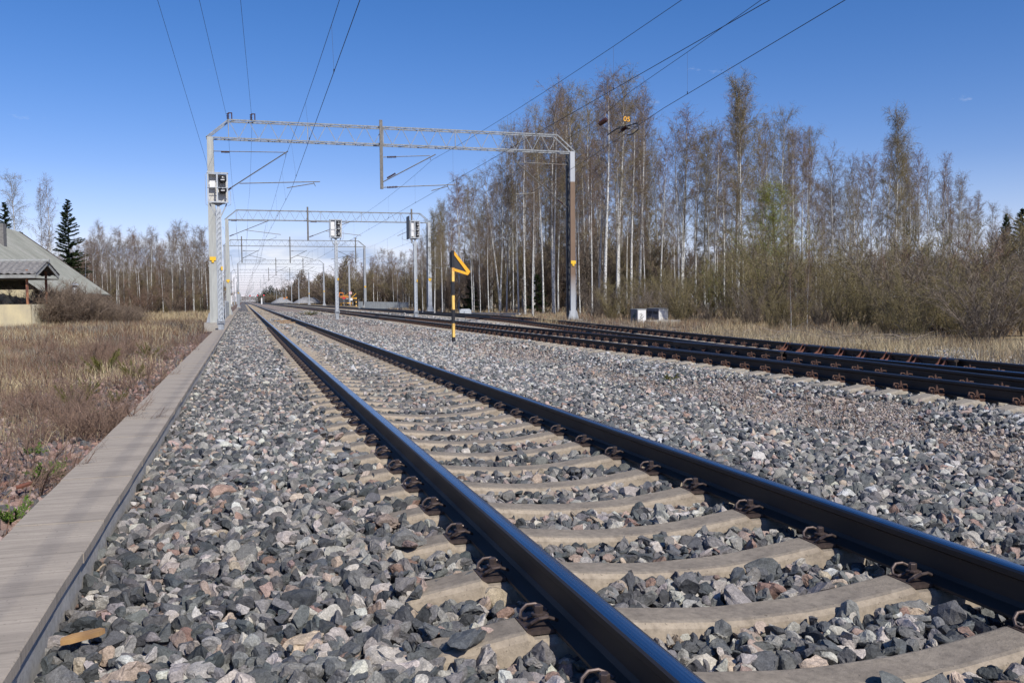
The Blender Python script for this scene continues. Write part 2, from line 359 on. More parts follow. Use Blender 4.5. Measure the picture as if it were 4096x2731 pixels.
def axis(stops):
    o = []
    for (a, b, s) in stops: o += list(np.arange(a, b-1e-6, s))
    return np.array(o+[stops[-1][1]])
gx_ = axis([(-900, -200, 70), (-200, -60, 14), (-60, -20, 2.5), (-20, -5, .7), (-5, 16, .2), (16, 40, 1.0), (40, 120, 8), (120, 400, 28), (400, 1500, 110)])
gy_ = axis([(-60, 0, 10), (0, 2, .5), (2, 14, .2), (14, 40, .5), (40, 120, 2), (120, 400, 14), (400, 2600, 110)])
GX, GY = np.meshgrid(gx_, gy_); GZ = ground_z(GX, GY)
V = np.stack([GX, GY, GZ], -1).reshape(-1, 3); nx, ny = len(gx_), len(gy_)
ii = (np.arange(ny-1)[:, None]*nx+np.arange(nx-1)).ravel(); Fq = np.stack([ii, ii+1, ii+nx+1, ii+nx], 1)
xx, yy = V[:, 0], V[:, 1]
wgrav = ((xx > -3.1) & (xx < 14.2)).astype(float)
wred = np.clip(1-np.abs(xx-4.1)/(1.9+.5*(fbm(xx, yy, 3)-.5)*2), 0, 1); wred = np.clip(wred*2.2, 0, 1)*(xx > 2.2)
wsoil = np.clip((xx+8)/4.5, 0, 1)*(xx < -2.9)
def m_ground():
    t = NT('ground'); a = t.attr('col'); sp = t.n('ShaderNodeSeparateColor'); t.l(a.outputs[0], sp.inputs[0])
    g1 = t.noise(1.3, 7, .7); grass = t.ramp(g1, [(.3, c4((.20, .155, .085))), (.5, c4((.29, .225, .13))), (.62, c4((.15, .085, .05))), (.75, c4((.12, .13, .05)))])
    s1 = t.noise(9, 6, .7); soil = t.ramp(s1, [(.3, c4((.085, .06, .05))), (.55, c4((.16, .11, .09))), (.75, c4((.24, .17, .14)))])
    vo = t.n('ShaderNodeTexVoronoi'); vo.inputs['Scale'].default_value = 19; t.l(t.tc.outputs['Object'], vo.inputs[0])
    bw = t.n('ShaderNodeSeparateColor'); t.l(vo.outputs['Color'], bw.inputs[0])
    grav = t.ramp(bw.outputs[0], [(0, c4((.055, .06, .065))), (.35, c4((.14, .145, .15))), (.6, c4((.25, .245, .24))), (.85, c4((.36, .33, .30))), (1, c4((.33, .22, .17)))])
    gc = t.mix(1, grav, t.ramp(vo.outputs['Distance'], [(.0, G(1.1)), (.5, G(.75)), (.8, G(.35))]), 'MULTIPLY')
    v2 = t.n('ShaderNodeTexVoronoi'); v2.inputs['Scale'].default_value = 60; t.l(t.tc.outputs['Object'], v2.inputs[0])
    b2 = t.n('ShaderNodeSeparateColor'); t.l(v2.outputs['Color'], b2.inputs[0])
    redc = t.ramp(b2.outputs[0], [(0, c4((.15, .10, .08))), (.4, c4((.31, .245, .20))), (.8, c4((.40, .32, .265))), (1, c4((.42, .37, .34)))])
    nr = t.noise(2.1, 5, .65); rmask = t.mix(.6, sp.outputs[1], t.ramp(nr, [(.35, G(0)), (.65, G(1))]), 'MULTIPLY')
    c = t.mix(sp.outputs[2], grass, soil); c = t.mix(sp.outputs[0], c, gc); c = t.mix(rmask, c, redc)
    bm = t.mix(sp.outputs[0], t.noise(25, 5, .7), vo.outputs['Distance']); t.bump(bm, .6, .03)
    return t.fin(c, .95, 0, .15)
ground = link('ground', npmesh('ground', V, Fq, 4, m_ground(), np.stack([wgrav, wred, wsoil], 1), smooth=True)); tag(ground, 'flat rail yard ground of gravel, fine red grit and dry grass', 'ground', kind='structure')

# ------------------------------------------------------------------ rails
def rail_prof(guard=False):
    P = [(-.075, 0), (.075, 0), (.075, .011), (.02, .028), (.0085, .045), (.0085, .122), (.033, .134), (.036, .138), (.036, .158), (.031, .167), (.021, .1705), (.007, .172), (-.007, .172), (-.021, .1705), (-.031, .167), (-.036, .158), (-.036, .138), (-.033, .134), (-.0085, .122), (-.0085, .045), (-.02, .028), (-.075, .011)]
    return P
def make_rail(path, mats, name='rail', parent=None, prof=None, zoff=0):
    """path: list of (x,y); mats: side, edge, top"""
    P = prof or rail_prof(); n = len(P); path = np.array(path, float); d = np.gradient(path, axis=0); d /= np.linalg.norm(d, axis=1)[:, None]; nrm = np.stack([d[:, 1], -d[:, 0]], 1)
    b = MB(); vs = []
    for i, p in enumerate(path):
        for (u, z) in P: vs.append((p[0]+nrm[i, 0]*u, p[1]+nrm[i, 1]*u, z+zoff))
    fs = []; mi = []
    for i in range(len(path)-1):
        for j in range(n):
            k = (j+1) % n; fs.append((i*n+j, i*n+k, (i+1)*n+k, (i+1)*n+j)); zz = (P[j][1]+P[k][1])/2; uu = abs(P[j][0]+P[k][0])/2
            mi.append(2 if (zz > .1685 and uu < .029) else (1 if zz > .1385 and uu < .036 or zz > .15 else 0))
    fs += [tuple(range(n)), tuple((len(path)-1)*n+j for j in range(n))[::-1]]; mi += [0, 0]
    b.v = vs; b.f = [f[::-1] for f in fs]; b.mi = mi
    return b.build(name, mats, parent)
def sleeper_mesh(L=2.6, seats=(-.8, .8), wt=.165, wb=.27, name='sleeper', mat='sleeper', sag=.035):
    xs = [-L/2, -L/2+.012]
    key = []
    for s_ in seats: key += [s_-.185, s_-.155, s_+.155, s_+.185]
    xs = sorted(set([round(v, 4) for v in [-L/2, -L/2+.02, L/2-.02, L/2]+key+list(np.linspace(seats[0]+.25, seats[-1]-.25, 9))]))
    def top(x):
        for s_ in seats:
            if abs(x-s_) < .16: return -.008
        dn = min(abs(x-s_) for s_ in seats)
        if x < seats[0] or x > seats[-1]: return .016-.055*max(0, dn-.185)/.3*.8
        return .016-(sag+.012)*min(1, max(0, dn-.185)/.42)**.85
    b = MB(); vs = []
    for x in xs:
        z = top(x)-(.012 if abs(abs(x)-L/2) < .001 else 0); t_ = wt/2*(1.0); q = wb/2
        vs += [(x, -q, -.22), (x, -t_-.018, z-.022), (x, -t_, z-.005), (x, -t_+.015, z), (x, t_-.015, z), (x, t_, z-.005), (x, t_+.018, z-.022), (x, q, -.22)]
    n = 8; fs = []
    for i in range(len(xs)-1):
        for j in range(n): k = (j+1) % n; fs.append((i*n+j, (i+1)*n+j, (i+1)*n+k, i*n+k))
    fs += [tuple(range(n))[::-1], tuple((len(xs)-1)*n+j for j in range(n))]
    b.add(vs, [f[::-1] for f in fs]); 
    return b
def clip_mesh(rust=False):
    """fastening on the left of a rail: u = +x towards the rail, bolt at origin"""
    b = MB()
    if not rust:
        b.box(-.062, .038, -.070, .070, -.008, .006)
        b.box(-.066, -.056, -.072, .072, -.006, .012)
        for s_ in (-1, 1):
            pts = [(u_, v_*.82, z_) for u_, v_, z_ in [(.052, .062, .030), (.040, .078, .038), (.010, .088, .052), (-.022, .090, .050), (-.046, .078, .034), (-.054, .058, .018), (-.044, .040, .014), (-.020, .030, .022), (.006, .024, .034), (.026, .018, .036), (.034, .006, .034), (.034, 0, .034)]]
            b.tube([(u, v*s_, z) for u, v, z in pts], .0066, 7)
        b.lathe([(.024, .036), (.026, .039), (.026, .044), (.018, .047)], (0, 0, 0), 12)
        b.lathe([(.0165, .046), (.0165, .070), (.014, .073)], (0, 0, 0), 6)
    else:
        b.box(-.085, .05, -.085, .085, -.01, .012)
        for s_ in (-1, 1):
            b.tube([(.05, .06*s_, .03), (.02, .08*s_, .065), (-.03, .08*s_, .07), (-.055, .06*s_, .04), (-.05, .035*s_, .02), (-.01, .03*s_, .03)], .0095, 6)
            b.box(-.07, -.045, .03*s_-.018, .03*s_+.018, .012, .05)
        b.lathe([(.028, .012), (.028, .035), (.017, .037), (.017, .085), (.010, .087), (.010, .105)], (0, 0, 0), 6)
    return b
clip_new = clip_mesh().mesh('rail_clip', MAT['clip']); clip_rust = clip_mesh(True).mesh('rail_clip', MAT['rust'])
pad_b = MB(); pad_b.box(-.085, .085, -.075, .075, -.007, -.001)
def straight(x, ys): return [(x, y) for y in ys]
YS = list(np.arange(-4, 40, 2.0))+list(np.arange(40, 200, 10.0))+list(np.arange(200, 1301, 50.0))
# track 1
T1 = empty('railway_track', (0, 0, 0)); tag(T1, 'nearest railway track on pale concrete sleepers with blue-shining rail tops', 'railway track')
side3 = [MAT['rail_side'], MAT['rail_edge'], MAT['rail_top']]; dull3 = [MAT['rail_side'], MAT['rail_edge'], MAT['rail_top_dull']]
for s_ in (-1, 1): make_rail(straight(.8*s_, YS), side3, parent=T1)
S0, SP = 2.371, .61
def add_sleepers(track, me, clipm, ys, xc, nclip, hd, seats=(-.8, .8), yaw=None, label=None):
    for i, y in enumerate(ys):
        o = link('sleeper', me, track, (xc(y), y, 0)); o.rotation_euler = (0, 0, yaw(y) if yaw else 0)
        if i < nclip:
            for s_ in seats:
                for d in (-1, 1):
                    c = link('rail_clip', clipm, o, (s_+.115*d, 0, .006 if clipm is clip_new else .005)); c.rotation_euler = (0, 0, 0 if d < 0 else math.pi)
def far_sleepers(track, bm_src, ys, xc, mat, label=None):
    """the many small sleepers beyond the nearest hundred, and their fastenings, as one part"""
    v0 = np.array(bm_src.v); f0 = bm_src.f; n0 = len(v0); b = MB()
    for y in ys:
        o = len(b.v); b.v += [tuple(p) for p in (v0+np.array([xc(y), y, 0]))]; b.f += [tuple(o+i for i in f) for f in f0]; b.mi += [0]*len(f0)
        if y < 170:
            for s_ in (-.8, .8):
                for d in (-1, 1): b.box(xc(y)+s_+.115*d-.045, xc(y)+s_+.115*d+.045, y-.07, y+.07, .0, .05, 1)
    o = b.build('sleeper', mat, track); o['kind'] = 'stuff'; return o
sm = sleeper_mesh(); sm_me = sm.mesh('sleeper', MAT['sleeper'])
ks = np.arange(-1, 99); add_sleepers(T1, sm_me, clip_new, [S0+SP*k for k in ks], lambda y: 0.0, 62, 0)
simple_s = MB(); simple_s.add([(x, y, z) for x in (-1.3, 1.3) for (y, z) in ((-.13, -.2), (-.085, 0), (.085, 0), (.13, -.2))], [(0, 1, 2, 3), (7, 6, 5, 4), (0, 4, 5, 1), (1, 5, 6, 2), (2, 6, 7, 3)])
far_sleepers(T1, simple_s, [S0+SP*k for k in range(99, 560)], lambda y: 0.0, [MAT['sleeper'], MAT['clip']])
# track 2 with the turnout, track 3
T2 = empty('railway_track', (X2, 0, 0)); tag(T2, 'straight brown railway track with crossing frog, beyond the gravel strip', 'railway track')
T3 = empty('railway_track', (X3F, 0, 0)); tag(T3, 'farthest railway track, curving in to join its neighbour at the right edge', 'railway track')
o = make_rail(straight(5.98, YS), dull3); o.parent = T2; o.matrix_parent_inverse = T2.matrix_world.inverted()
def child(o, par): o.parent = par; o.location = Vector(o.location)-Vector(par.location); return o
child(o, T2)
shine3 = [MAT['rail_side'], MAT['rail_edge'], MAT['rail_top_dull']]
o = child(make_rail(straight(7.58, [y for y in YS if y >= 16.6] and [16.9]+[y for y in YS if y > 17]), dull3), T2)
o = child(make_rail(straight(7.58, [-4, 0, 4, 8, 12, 15.0]), [MAT['rail_side'], MAT['rail_edge'], MAT['rail_top']]), T2)
yl = list(np.arange(-4, 70, 1.5))+list(np.arange(70, 1300, 60.0))
o = child(make_rail([(float(x3(y))+.8, y) for y in yl], dull3), T3)
o = child(make_rail([(float(x3(y))-.8, y) for y in yl if y <= 14.2], dull3), T3)
o = child(make_rail([(float(x3(y))-.8, y) for y in [16.9]+[q for q in yl if q > 17]], dull3), T3)
# crossing frog with wing rails
fb = MB()
fy0, fy1 = 15.4, 16.9
fb.prism([(7.54, 15.35, 0), (7.64, 15.35, 0), (float(x3(16.9))-.8+.036, 16.9, 0), (7.58-.036, 16.9, 0)], (0, 0, .168), 0)
o = child(fb.build('crossing_frog', dull3), T2)
wing_l = make_rail([(7.58-.0, 15.0), (7.50, 15.6), (7.47, 17.2), (7.44, 18.4)], dull3, 'wing_rail'); child(wing_l, T2)
wing_r = make_rail([(float(x3(14.2))-.8, 14.2), (7.66, 15.6), (7.80, 17.2), (7.93, 18.4)], dull3, 'wing_rail'); child(wing_r, T2)
child(make_rail([(6.13, 11.9), (6.10, 12.4), (6.10, 16.4), (6.17, 16.95)], dull3, 'check_rail'), T2)
cr = child(make_rail([(float(x3(y))+.8-.12, y) for y in np.arange(11.3, 16.8, .6)], dull3, 'check_rail'), T3)
for k in range(8):
    y = 11.5+k*.72; xr = float(x3(y))+.8
    for dy in (0, .13):
        b = MB(); b.prism([(xr-.36, y+dy, .0), (xr-.12, y+dy, 0), (xr-.10, y+dy, .17), (xr-.13, y+dy, .185), (xr-.2, y+dy, .09)], (0, .022, 0)); child(b.build('bracket', MAT['rustb']), T3)
yA = [4.4+.6*k for k in range(44)]                    # long bearers under the turnout
for k, y in enumerate(yA):
    if y > 27: break
    xe = float(x3(y))+.8; seats = (5.98, xe) ; L0, L1 = 5.45, xe+.55; cx = (L0+L1)/2
    mids = [v for v in (7.58, float(x3(y))-.8) if 1]
    b = sleeper_mesh(L1-L0, (5.98-cx, xe-cx), .2, .28, sag=-.004); me = b.mesh('sleeper', MAT['sleeper_old'])
    o = link('sleeper', me, T2, (cx-X2, y, 0))
    for s_ in sorted([5.98, xe]+mids):
        for d in (-1, 1):
            if abs(mids[0]-mids[1]) < .5 and s_ in mids and ((s_ == min(mids)) != (d < 0)): continue
            c = link('rail_clip', clip_rust, o, (s_+.125*d-cx, 0, .006)); c.rotation_euler = (0, 0, 0 if d < 0 else math.pi)
so = sleeper_mesh(mat='sleeper_old').mesh('sleeper', MAT['sleeper_old'])
y2 = [27.4+.61*k for k in range(60)]
add_sleepers(T2, so, clip_rust, y2, lambda y: 0.0, 44, 0)
far_sleepers(T2, simple_s, [y2[-1]+.61*k for k in range(1, 420)], lambda y: 0.0, [MAT['sleeper_old'], MAT['rust']])
y3s = [27.7+.61*k for k in range(90)]
add_sleepers(T3, so, clip_rust, y3s, lambda y: float(x3(y))-X3F, 44, 0, yaw=lambda y: -math.atan(float(x3(y+.5)-x3(y-.5))))
far_sleepers(T3, simple_s, [y3s[-1]+.61*k for k in range(1, 380)], lambda y: float(x3(y))-X3F, [MAT['sleeper_old'], MAT['rust']])

# ------------------------------------------------------------------ ballast stones
rng = np.random.default_rng(11)
def ico():
    p = (1+5**.5)/2; v = np.array([(-1, p, 0), (1, p, 0), (-1, -p, 0), (1, -p, 0), (0, -1, p), (0, 1, p), (0, -1, -p), (0, 1, -p), (p, 0, -1), (p, 0, 1), (-p, 0, -1), (-p, 0, 1)], float)
    v /= np.linalg.norm(v[0]); f = np.array([(0, 11, 5), (0, 5, 1), (0, 1, 7), (0, 7, 10), (0, 10, 11), (1, 5, 9), (5, 11, 4), (11, 10, 2), (10, 7, 6), (7, 1, 8), (3, 9, 4), (3, 4, 2), (3, 2, 6), (3, 6, 8), (3, 8, 9), (4, 9, 5), (2, 4, 11), (6, 2, 10), (8, 6, 7), (9, 8, 1)])
    return v, f
def subdiv(v, f):
    v = list(map(tuple, v)); c = {}; nf = []
    def mid(a, b):
        k = (min(a, b), max(a, b))
        if k not in c: m = np.array(v[a])+np.array(v[b]); m /= np.linalg.norm(m); v.append(tuple(m)); c[k] = len(v)-1
        return c[k]
    for a, b, d in f:
        x, y, z = mid(a, b), mid(b, d), mid(d, a); nf += [(a, x, z), (b, y, x), (d, z, y), (x, y, z)]
    return np.array(v), np.array(nf)
def stone_set(sub, n, seed):
    r_ = np.random.default_rng(seed); v0, f0 = ico()
    for _ in range(sub): v0, f0 = subdiv(v0, f0)
    o = []
    for _ in range(n):
        v = v0*1.25
        for _ in range(9 if sub else 5):
            nn = r_.normal(size=3); nn /= np.linalg.norm(nn); d = r_.uniform(.42, .85); q = v@nn; v = v-np.maximum(q-d, 0)[:, None]*nn
        v = v*np.array([1.05, r_.uniform(.62, .95), r_.uniform(.45, .75)])
        v = v+r_.normal(size=v.shape)*.03
        o.append(v*.5/np.abs(v).max()*1.15)
    return np.array(o), f0
ST = {2: stone_set(2, 14, 3), 1: stone_set(1, 30, 1), 0: stone_set(0, 30, 2)}
PAL = np.array([(.075, .084, .092), (.10, .108, .115), (.13, .135, .14), (.19, .19, .19), (.26, .255, .25), (.36, .35, .33), (.45, .43, .40), (.33, .265, .235), (.25, .175, .145), (.38, .32, .26), (.055, .06, .066)])
PW = np.array([.15, .16, .14, .15, .13, .10, .055, .04, .018, .03, .04]); PW = PW/PW.sum()
PAL = PAL*np.array([1.05, 1.0, .94])
PALR = np.array([(.20, .12, .095), (.26, .17, .14), (.15, .12, .11), (.10, .095, .095), (.30, .22, .19)])
def rotm(n, r_):
    q = r_.normal(size=(n, 4)); q[:, 1:3] *= .55; q /= np.linalg.norm(q, axis=1)[:, None]; w, x, y, z = q.T
    return np.stack([1-2*(y*y+z*z), 2*(x*y-z*w), 2*(x*z+y*w), 2*(x*y+z*w), 1-2*(x*x+z*z), 2*(y*z-x*w), 2*(x*z-y*w), 2*(y*z+x*w), 1-2*(x*x+y*y)], 1).reshape(n, 3, 3)
def scatter_stones(P, size, lod, r_, pal=None, w=None):
    sh, f = ST[lod]; n = len(P); k = r_.integers(0, len(sh), n); Rm = rotm(n, r_)
    v = np.einsum('nij,nkj->nki', Rm, sh[k]*size[:, None, None])+P[:, None, :]
    m = sh.shape[1]; F = (f[None]+(np.arange(n)*m)[:, None, None]).reshape(-1, 3)
    pal = PAL if pal is None else pal; ci = r_.choice(len(pal), n, p=w if w is not None else (PW if pal is PAL else None))
    c = pal[ci]*(r_.uniform(.75, 1.25, (n, 1)))*r_.uniform(.96, 1.04, (n, 3)); c = np.repeat(c, m, axis=0)
    return v.reshape(-1, 3), F, c
def jgrid(x0, x1, y0, y1, s, r_):
    a = np.arange(x0, x1, s); b = np.arange(y0, y1, s); X, Y = np.meshgrid(a, b); X = X.ravel()+r_.uniform(-.5, .5, X.size)*s; Y = Y.ravel()+r_.uniform(-.5, .5, Y.size)*s
    return X, Y
def infr(x, y, mg=1.2):
    d = np.stack([x-CAM_X, y, np.full_like(x, -CAM_H)], 1); dz = d@fw; px = (d@RV)/np.maximum(dz, .3); py = -(d@UV)/np.maximum(dz, .3); m = mg/np.maximum(dz, 1.)
    return (dz > .5) & (np.abs(px) < 2048/F_PX+m) & (py < 1365/F_PX+m)
def build_stones(parts, name, label):
    Vs, Fs, Cs = [], [], []; o = 0
    for v, f, c in parts: Vs.append(v); Fs.append(f+o); Cs.append(c); o += len(v)
    ob = link(name, npmesh(name, np.concatenate(Vs), np.concatenate(Fs), 3, MAT['stone'], np.concatenate(Cs))); tag(ob, label, 'ballast', kind='stuff'); return ob
parts = []
SY1 = np.array([S0+SP*k for k in range(-3, 560)])
def near_sleeper(y, arr): i = np.clip(np.searchsorted(arr, y), 1, len(arr)-1); return np.minimum(np.abs(y-arr[i-1]), np.abs(y-arr[i]))
A2 = np.array(yA[:38]+y2+[y2[-1]+.61*k for k in range(1, 420)]); A3 = np.array(yA[:38]+y3s+[y3s[-1]+.61*k for k in range(1, 380)])
for (ya, yb, s, lod, sz) in ((1.8, 5.0, .044, 2, .078), (5.0, 9.5, .045, 1, .074), (9.5, 20, .046, 0, .070), (20, 34, .062, 0, .080), (34, 62, .10, 0, .095), (62, 110, .2, 0, .13)):
    x, y = jgrid(-2.66, 14.4, ya, yb, s, rng); k = infr(x, y); x, y = x[k], y[k]
    z = surf(x, y); u = rng.random(len(x)); size = sz*np.exp(rng.normal(0, .27, len(x)))
    red = np.clip((1.3-np.abs(x-4.0))*1.2+(fbm(x, y*.6, 1.3)-.47)*3.4, 0, 1); size = size*(1-.3*red)      # fine grit strip keeps few big stones
    keep = (u > red*.96)
    d1 = near_sleeper(y, SY1); on1 = (np.abs(x) < 1.29+.0*u) & (d1 < .125)
    endz = (np.abs(x) > 1.08) & (rng.random(len(x)) < .38*np.clip((np.abs(x)-1.0)/.28, 0, 1)+.02)
    keep &= ~(on1 & ~endz) | (on1 & (rng.random(len(x)) < .006)); z = np.where(on1 & endz, .0+rng.random(len(x))*.02, z)
    keep &= ~((np.abs(np.abs(x)-.8) < .075) & on1)
    railz = (np.abs(np.abs(x)-.8) < .12); z = np.where(railz, -.085, z); 
    t2 = near_sleeper(y, A2); tr = (x > 5.45) & (x < 8.15) & (t2 < .13) & (x > 5.62); keep &= ~tr
    c3 = x3(y); t3 = near_sleeper(y, A3); keep &= ~((np.abs(x-c3) < 1.25) & (t3 < .13))
    rr = (np.abs(x-5.98) < .1) | (np.abs(x-7.58) < .1) | (np.abs(np.abs(x-c3)-.8) < .1); z = np.where(rr, -.09, z)
    keep &= (x > -2.62+size*.3)
    x, y, z, size = x[keep], y[keep], z[keep], size[keep]
    zz = z-size*.16+rng.uniform(-.018, .014, len(x))*(sz/.055)
    # mottled bands of paler and darker stone
    P = np.stack([x, y, zz], 1); v, f, c = scatter_stones(P, size, lod, rng)
    m = ST[lod][0].shape[1]; tone = .80+.55*fbm(x, y, 1.7)+.12*np.clip((x-2)/3, -1, 1); tone = tone*np.clip(.84+.018*y, .84, 1.10); c = np.clip(c*np.repeat(tone, m)[:, None], 0, .46)
    parts.append((v, f, c))
build_stones(parts, 'ballast', 'crushed grey and pinkish ballast stones along and between the tracks')
parts = []
for (ya, yb, s, sz) in ((2.5, 9, .021, .020), (9, 20, .034, .030), (20, 45, .07, .05)):
    x, y = jgrid(2.1, 5.6, ya, yb, s, rng); k = infr(x, y, .5); x, y = x[k], y[k]; red = np.clip((1.4-np.abs(x-4.0))*1.2+(fbm(x, y*.6, 1.3)-.45)*3.4, 0, 1); k = rng.random(len(x)) < red*.9; x, y = x[k], y[k]
    size = sz*np.exp(rng.normal(0, .4, len(x))); parts.append(scatter_stones(np.stack([x, y, surf(x, y)-.038+size*.1], 1), size, 0, rng, np.array([(.33, .27, .225), (.27, .22, .18), (.21, .17, .145), (.36, .33, .30), (.17, .165, .16)])))
build_stones(parts, 'red_grit', 'strip of fine reddish grit between the nearest track and the second track')
parts = []
for (ya, yb, s, lod, sz) in ((3.0, 12, .045, 1, .055), (12, 30, .09, 0, .065)):
    x, y = jgrid(-7.0, -3.0, ya, yb, s, rng); k = infr(x, y); x, y = x[k], y[k]; k = rng.random(len(x)) < np.clip(1.15-(-3.0-x)/2.6, .06, 1)*np.clip(.55+fbm(x, y, .9), 0, 1); x, y = x[k], y[k]
    size = sz*np.exp(rng.normal(0, .3, len(x))); parts.append(scatter_stones(np.stack([x, y, ground_z(x, y)+size*.06], 1), size, lod, rng, PALR))
build_stones(parts, 'old_ballast', 'old reddish stones on the weedy ground left of the cable trough')

# ------------------------------------------------------------------ concrete cable trough
TR = empty('cable_trough', (-2.8, 0, 0)); tag(TR, 'long concrete cable trough with flat lids along the left edge of the ballast', 'cable trough')
b = MB(); b.box(-.183, .183, -2, 150, -.24, .012); b.build('trough_body', MAT['trough'], TR)
rg = random.Random(4)
lid_b = MB(); lb = [(-.2, .010), (.2, .010), (.2, .062), (-.2, .062)]
lid_b.prism([(-.205, -.2975, .016), (.205, -.2975, .016), (.205, -.2975, .058), (.200, -.2975, .063), (-.200, -.2975, .063), (-.205, -.2975, .058)], (0, .595, 0))
lid_me = lid_b.mesh('lid', MAT['lid'])
for k in range(98):
    y = 1.0+.6*k
    if 36.8 < y < 37.9: continue
    o = link('lid', lid_me, TR, (rg.uniform(-.004, .004)-.0, y, rg.uniform(-.003, .003))); o.rotation_euler = (rg.uniform(-.004, .004), rg.uniform(-.006, .006), rg.uniform(-.006, .006))
b = MB()
for k in range(98, 240): b.box(-.2, .2, .7+.6*k+.006, 1.3+.6*k-.006, .016, .062)
o = b.build('lid', MAT['lid'], TR); o['kind'] = 'stuff'

# ------------------------------------------------------------------ portal gantries
def insulator(b, a, c, n=7, r=.055, mi=0):
    a = np.asarray(a, float); c = np.asarray(c, float); d = c-a; L = np.linalg.norm(d); ax = d/L; prof = [(.02, 0)]
    for i in range(n): z = L*(i+.25)/n; prof += [(.028, z), (r, z+L*.12/n*2), (r*.9, z+L*.2/n*2), (.028, z+L*.6/n)]
    prof += [(.02, L)]; b.lathe(prof, a, 8, mi, ax)
def mast(parent, x, y, z0, H, w0, w1, matn, detail=2, dep_y=.55, side=1):
    """two steel channels one behind the other along the track, laced together"""
    b = MB()
    def colm(yy, b):
        vs = []
        for z, w in ((z0, w0), (H, w1)): vs += [(x-w/2, yy-.03, z), (x+w/2, yy-.03, z), (x+w/2, yy+.03, z), (x-w/2, yy+.03, z)]
        b.add(vs, [(0, 3, 2, 1), (4, 5, 6, 7), (0, 1, 5, 4), (1, 2, 6, 5), (2, 3, 7, 6), (3, 0, 4, 7)])
        if detail > 1:
            for s_ in (-1, 1): b.beam((x+s_*(w0/2-.006), yy+.05, z0), (x+s_*(w1/2-.006), yy+.05, H), .012, .08)
    colm(y, b); b.build('mast', MAT[matn], parent)
    if detail > 0:
        b = MB(); colm(y+dep_y, b); n = 14 if detail > 1 else 8
        for s_ in (-1, 1):
            for i in range(n):
                za, zb = z0+.3+(H-z0-.4)*i/n, z0+.3+(H-z0-.4)*(i+1)/n; wa = w0+(w1-w0)*(za-z0)/(H-z0)
                ya, yb_ = (y+.04, y+dep_y-.04) if i % 2 else (y+dep_y-.04, y+.04)
                b.beam((x+s_*(wa/2-.02), ya, za), (x+s_*(wa/2-.02), yb_, zb), .035, .05)
        b.build('mast_lattice', MAT['galvd'] if matn != 'mastbrown' else MAT['exdark'], parent)  # brown mast: shade of the lattice's left face is put into its dark colour
        b = MB(); b.box(x-.42, x+.42, y-.3, y+dep_y+.3, z0-.75, z0); b.build('footing', MAT['conc'], parent)
        b = MB()
        for s_ in (-1, 1):
            for yy in (y-.05, y+.05): b.add([(x+s_*w0/2, yy, z0+.01), (x+s_*(w0/2+.16), yy, z0+.01), (x+s_*(w0/2+.05), yy, z0+.42), (x+s_*w0/2, yy, z0+.45), (x+s_*w0/2, yy+.012, z0+.01), (x+s_*(w0/2+.16), yy+.012, z0+.01), (x+s_*(w0/2+.05), yy+.012, z0+.42), (x+s_*w0/2, yy+.012, z0+.45)], [(0, 1, 2, 3), (7, 6, 5, 4), (0, 4, 5, 1), (1, 5, 6, 2), (2, 6, 7, 3), (3, 7, 4, 0)])
        b.build('gusset', MAT['galvd'], parent)
    if detail > 0:
        b = MB(); zz = z0+2.75; b.box(x-.13, x+.13, y-.075, y-.06, zz, zz+.16); b.box(x-.05, x+.05, y-.075, y-.06, zz-.1, zz); b.build('number_plate', MAT['ylabel'], parent)
def truss(parent, P0, P1, h=.82, d=.55, bays=26, w=.07, detail=2, cham=1.0, matn='beamg'):
    """P0/P1: ends of the lower chord"""
    P0 = np.array(P0, float); P1 = np.array(P1, float); ex = (P1-P0); L = np.linalg.norm(ex); ex /= L; T0 = P0+ex*cham+np.array([0, 0, h]); T1 = P1-ex*cham+np.array([0, 0, h]); b = MB()
    for yy in (0, d):
        o = np.array([0, yy, 0]); b.beam(P0+o, P1+o, w, w); b.beam(T0+o, T1+o, w, w); b.beam(P0+o, T0+o, w, w); b.beam(P1+o, T1+o, w, w)
        n = bays
        for i in range(n*2 if yy == 0 else 0):
            t0, t1 = i/(2*n), (i+1)/(2*n); lo0 = (P0+ex*cham)+ex*(L-2*cham)*t0; lo1 = (P0+ex*cham)+ex*(L-2*cham)*t1; up = np.array([0, 0, h])
            a, c = (lo0+up, lo1) if i % 2 == 0 else (lo0, lo1+up)
            b.beam(a+o, c+o, .026, .026)
            if i % 8 == 0: b.beam(lo0+o, lo0+up+o, .035, .035)
    if detail > 0:
        n = bays
        for i in range(n*2):
            t0, t1 = i/(2*n), (i+1)/(2*n)
            for A, B in ((P0, P1), (T0, T1)):
                q0 = A+(B-A)*t0; q1 = A+(B-A)*t1; y0, y1 = (0, d) if i % 2 else (d, 0); b.beam(q0+np.array([0, y0, 0]), q1+np.array([0, y1, 0]), .022, .022)
    b.build('lattice_beam', MAT[matn], parent)
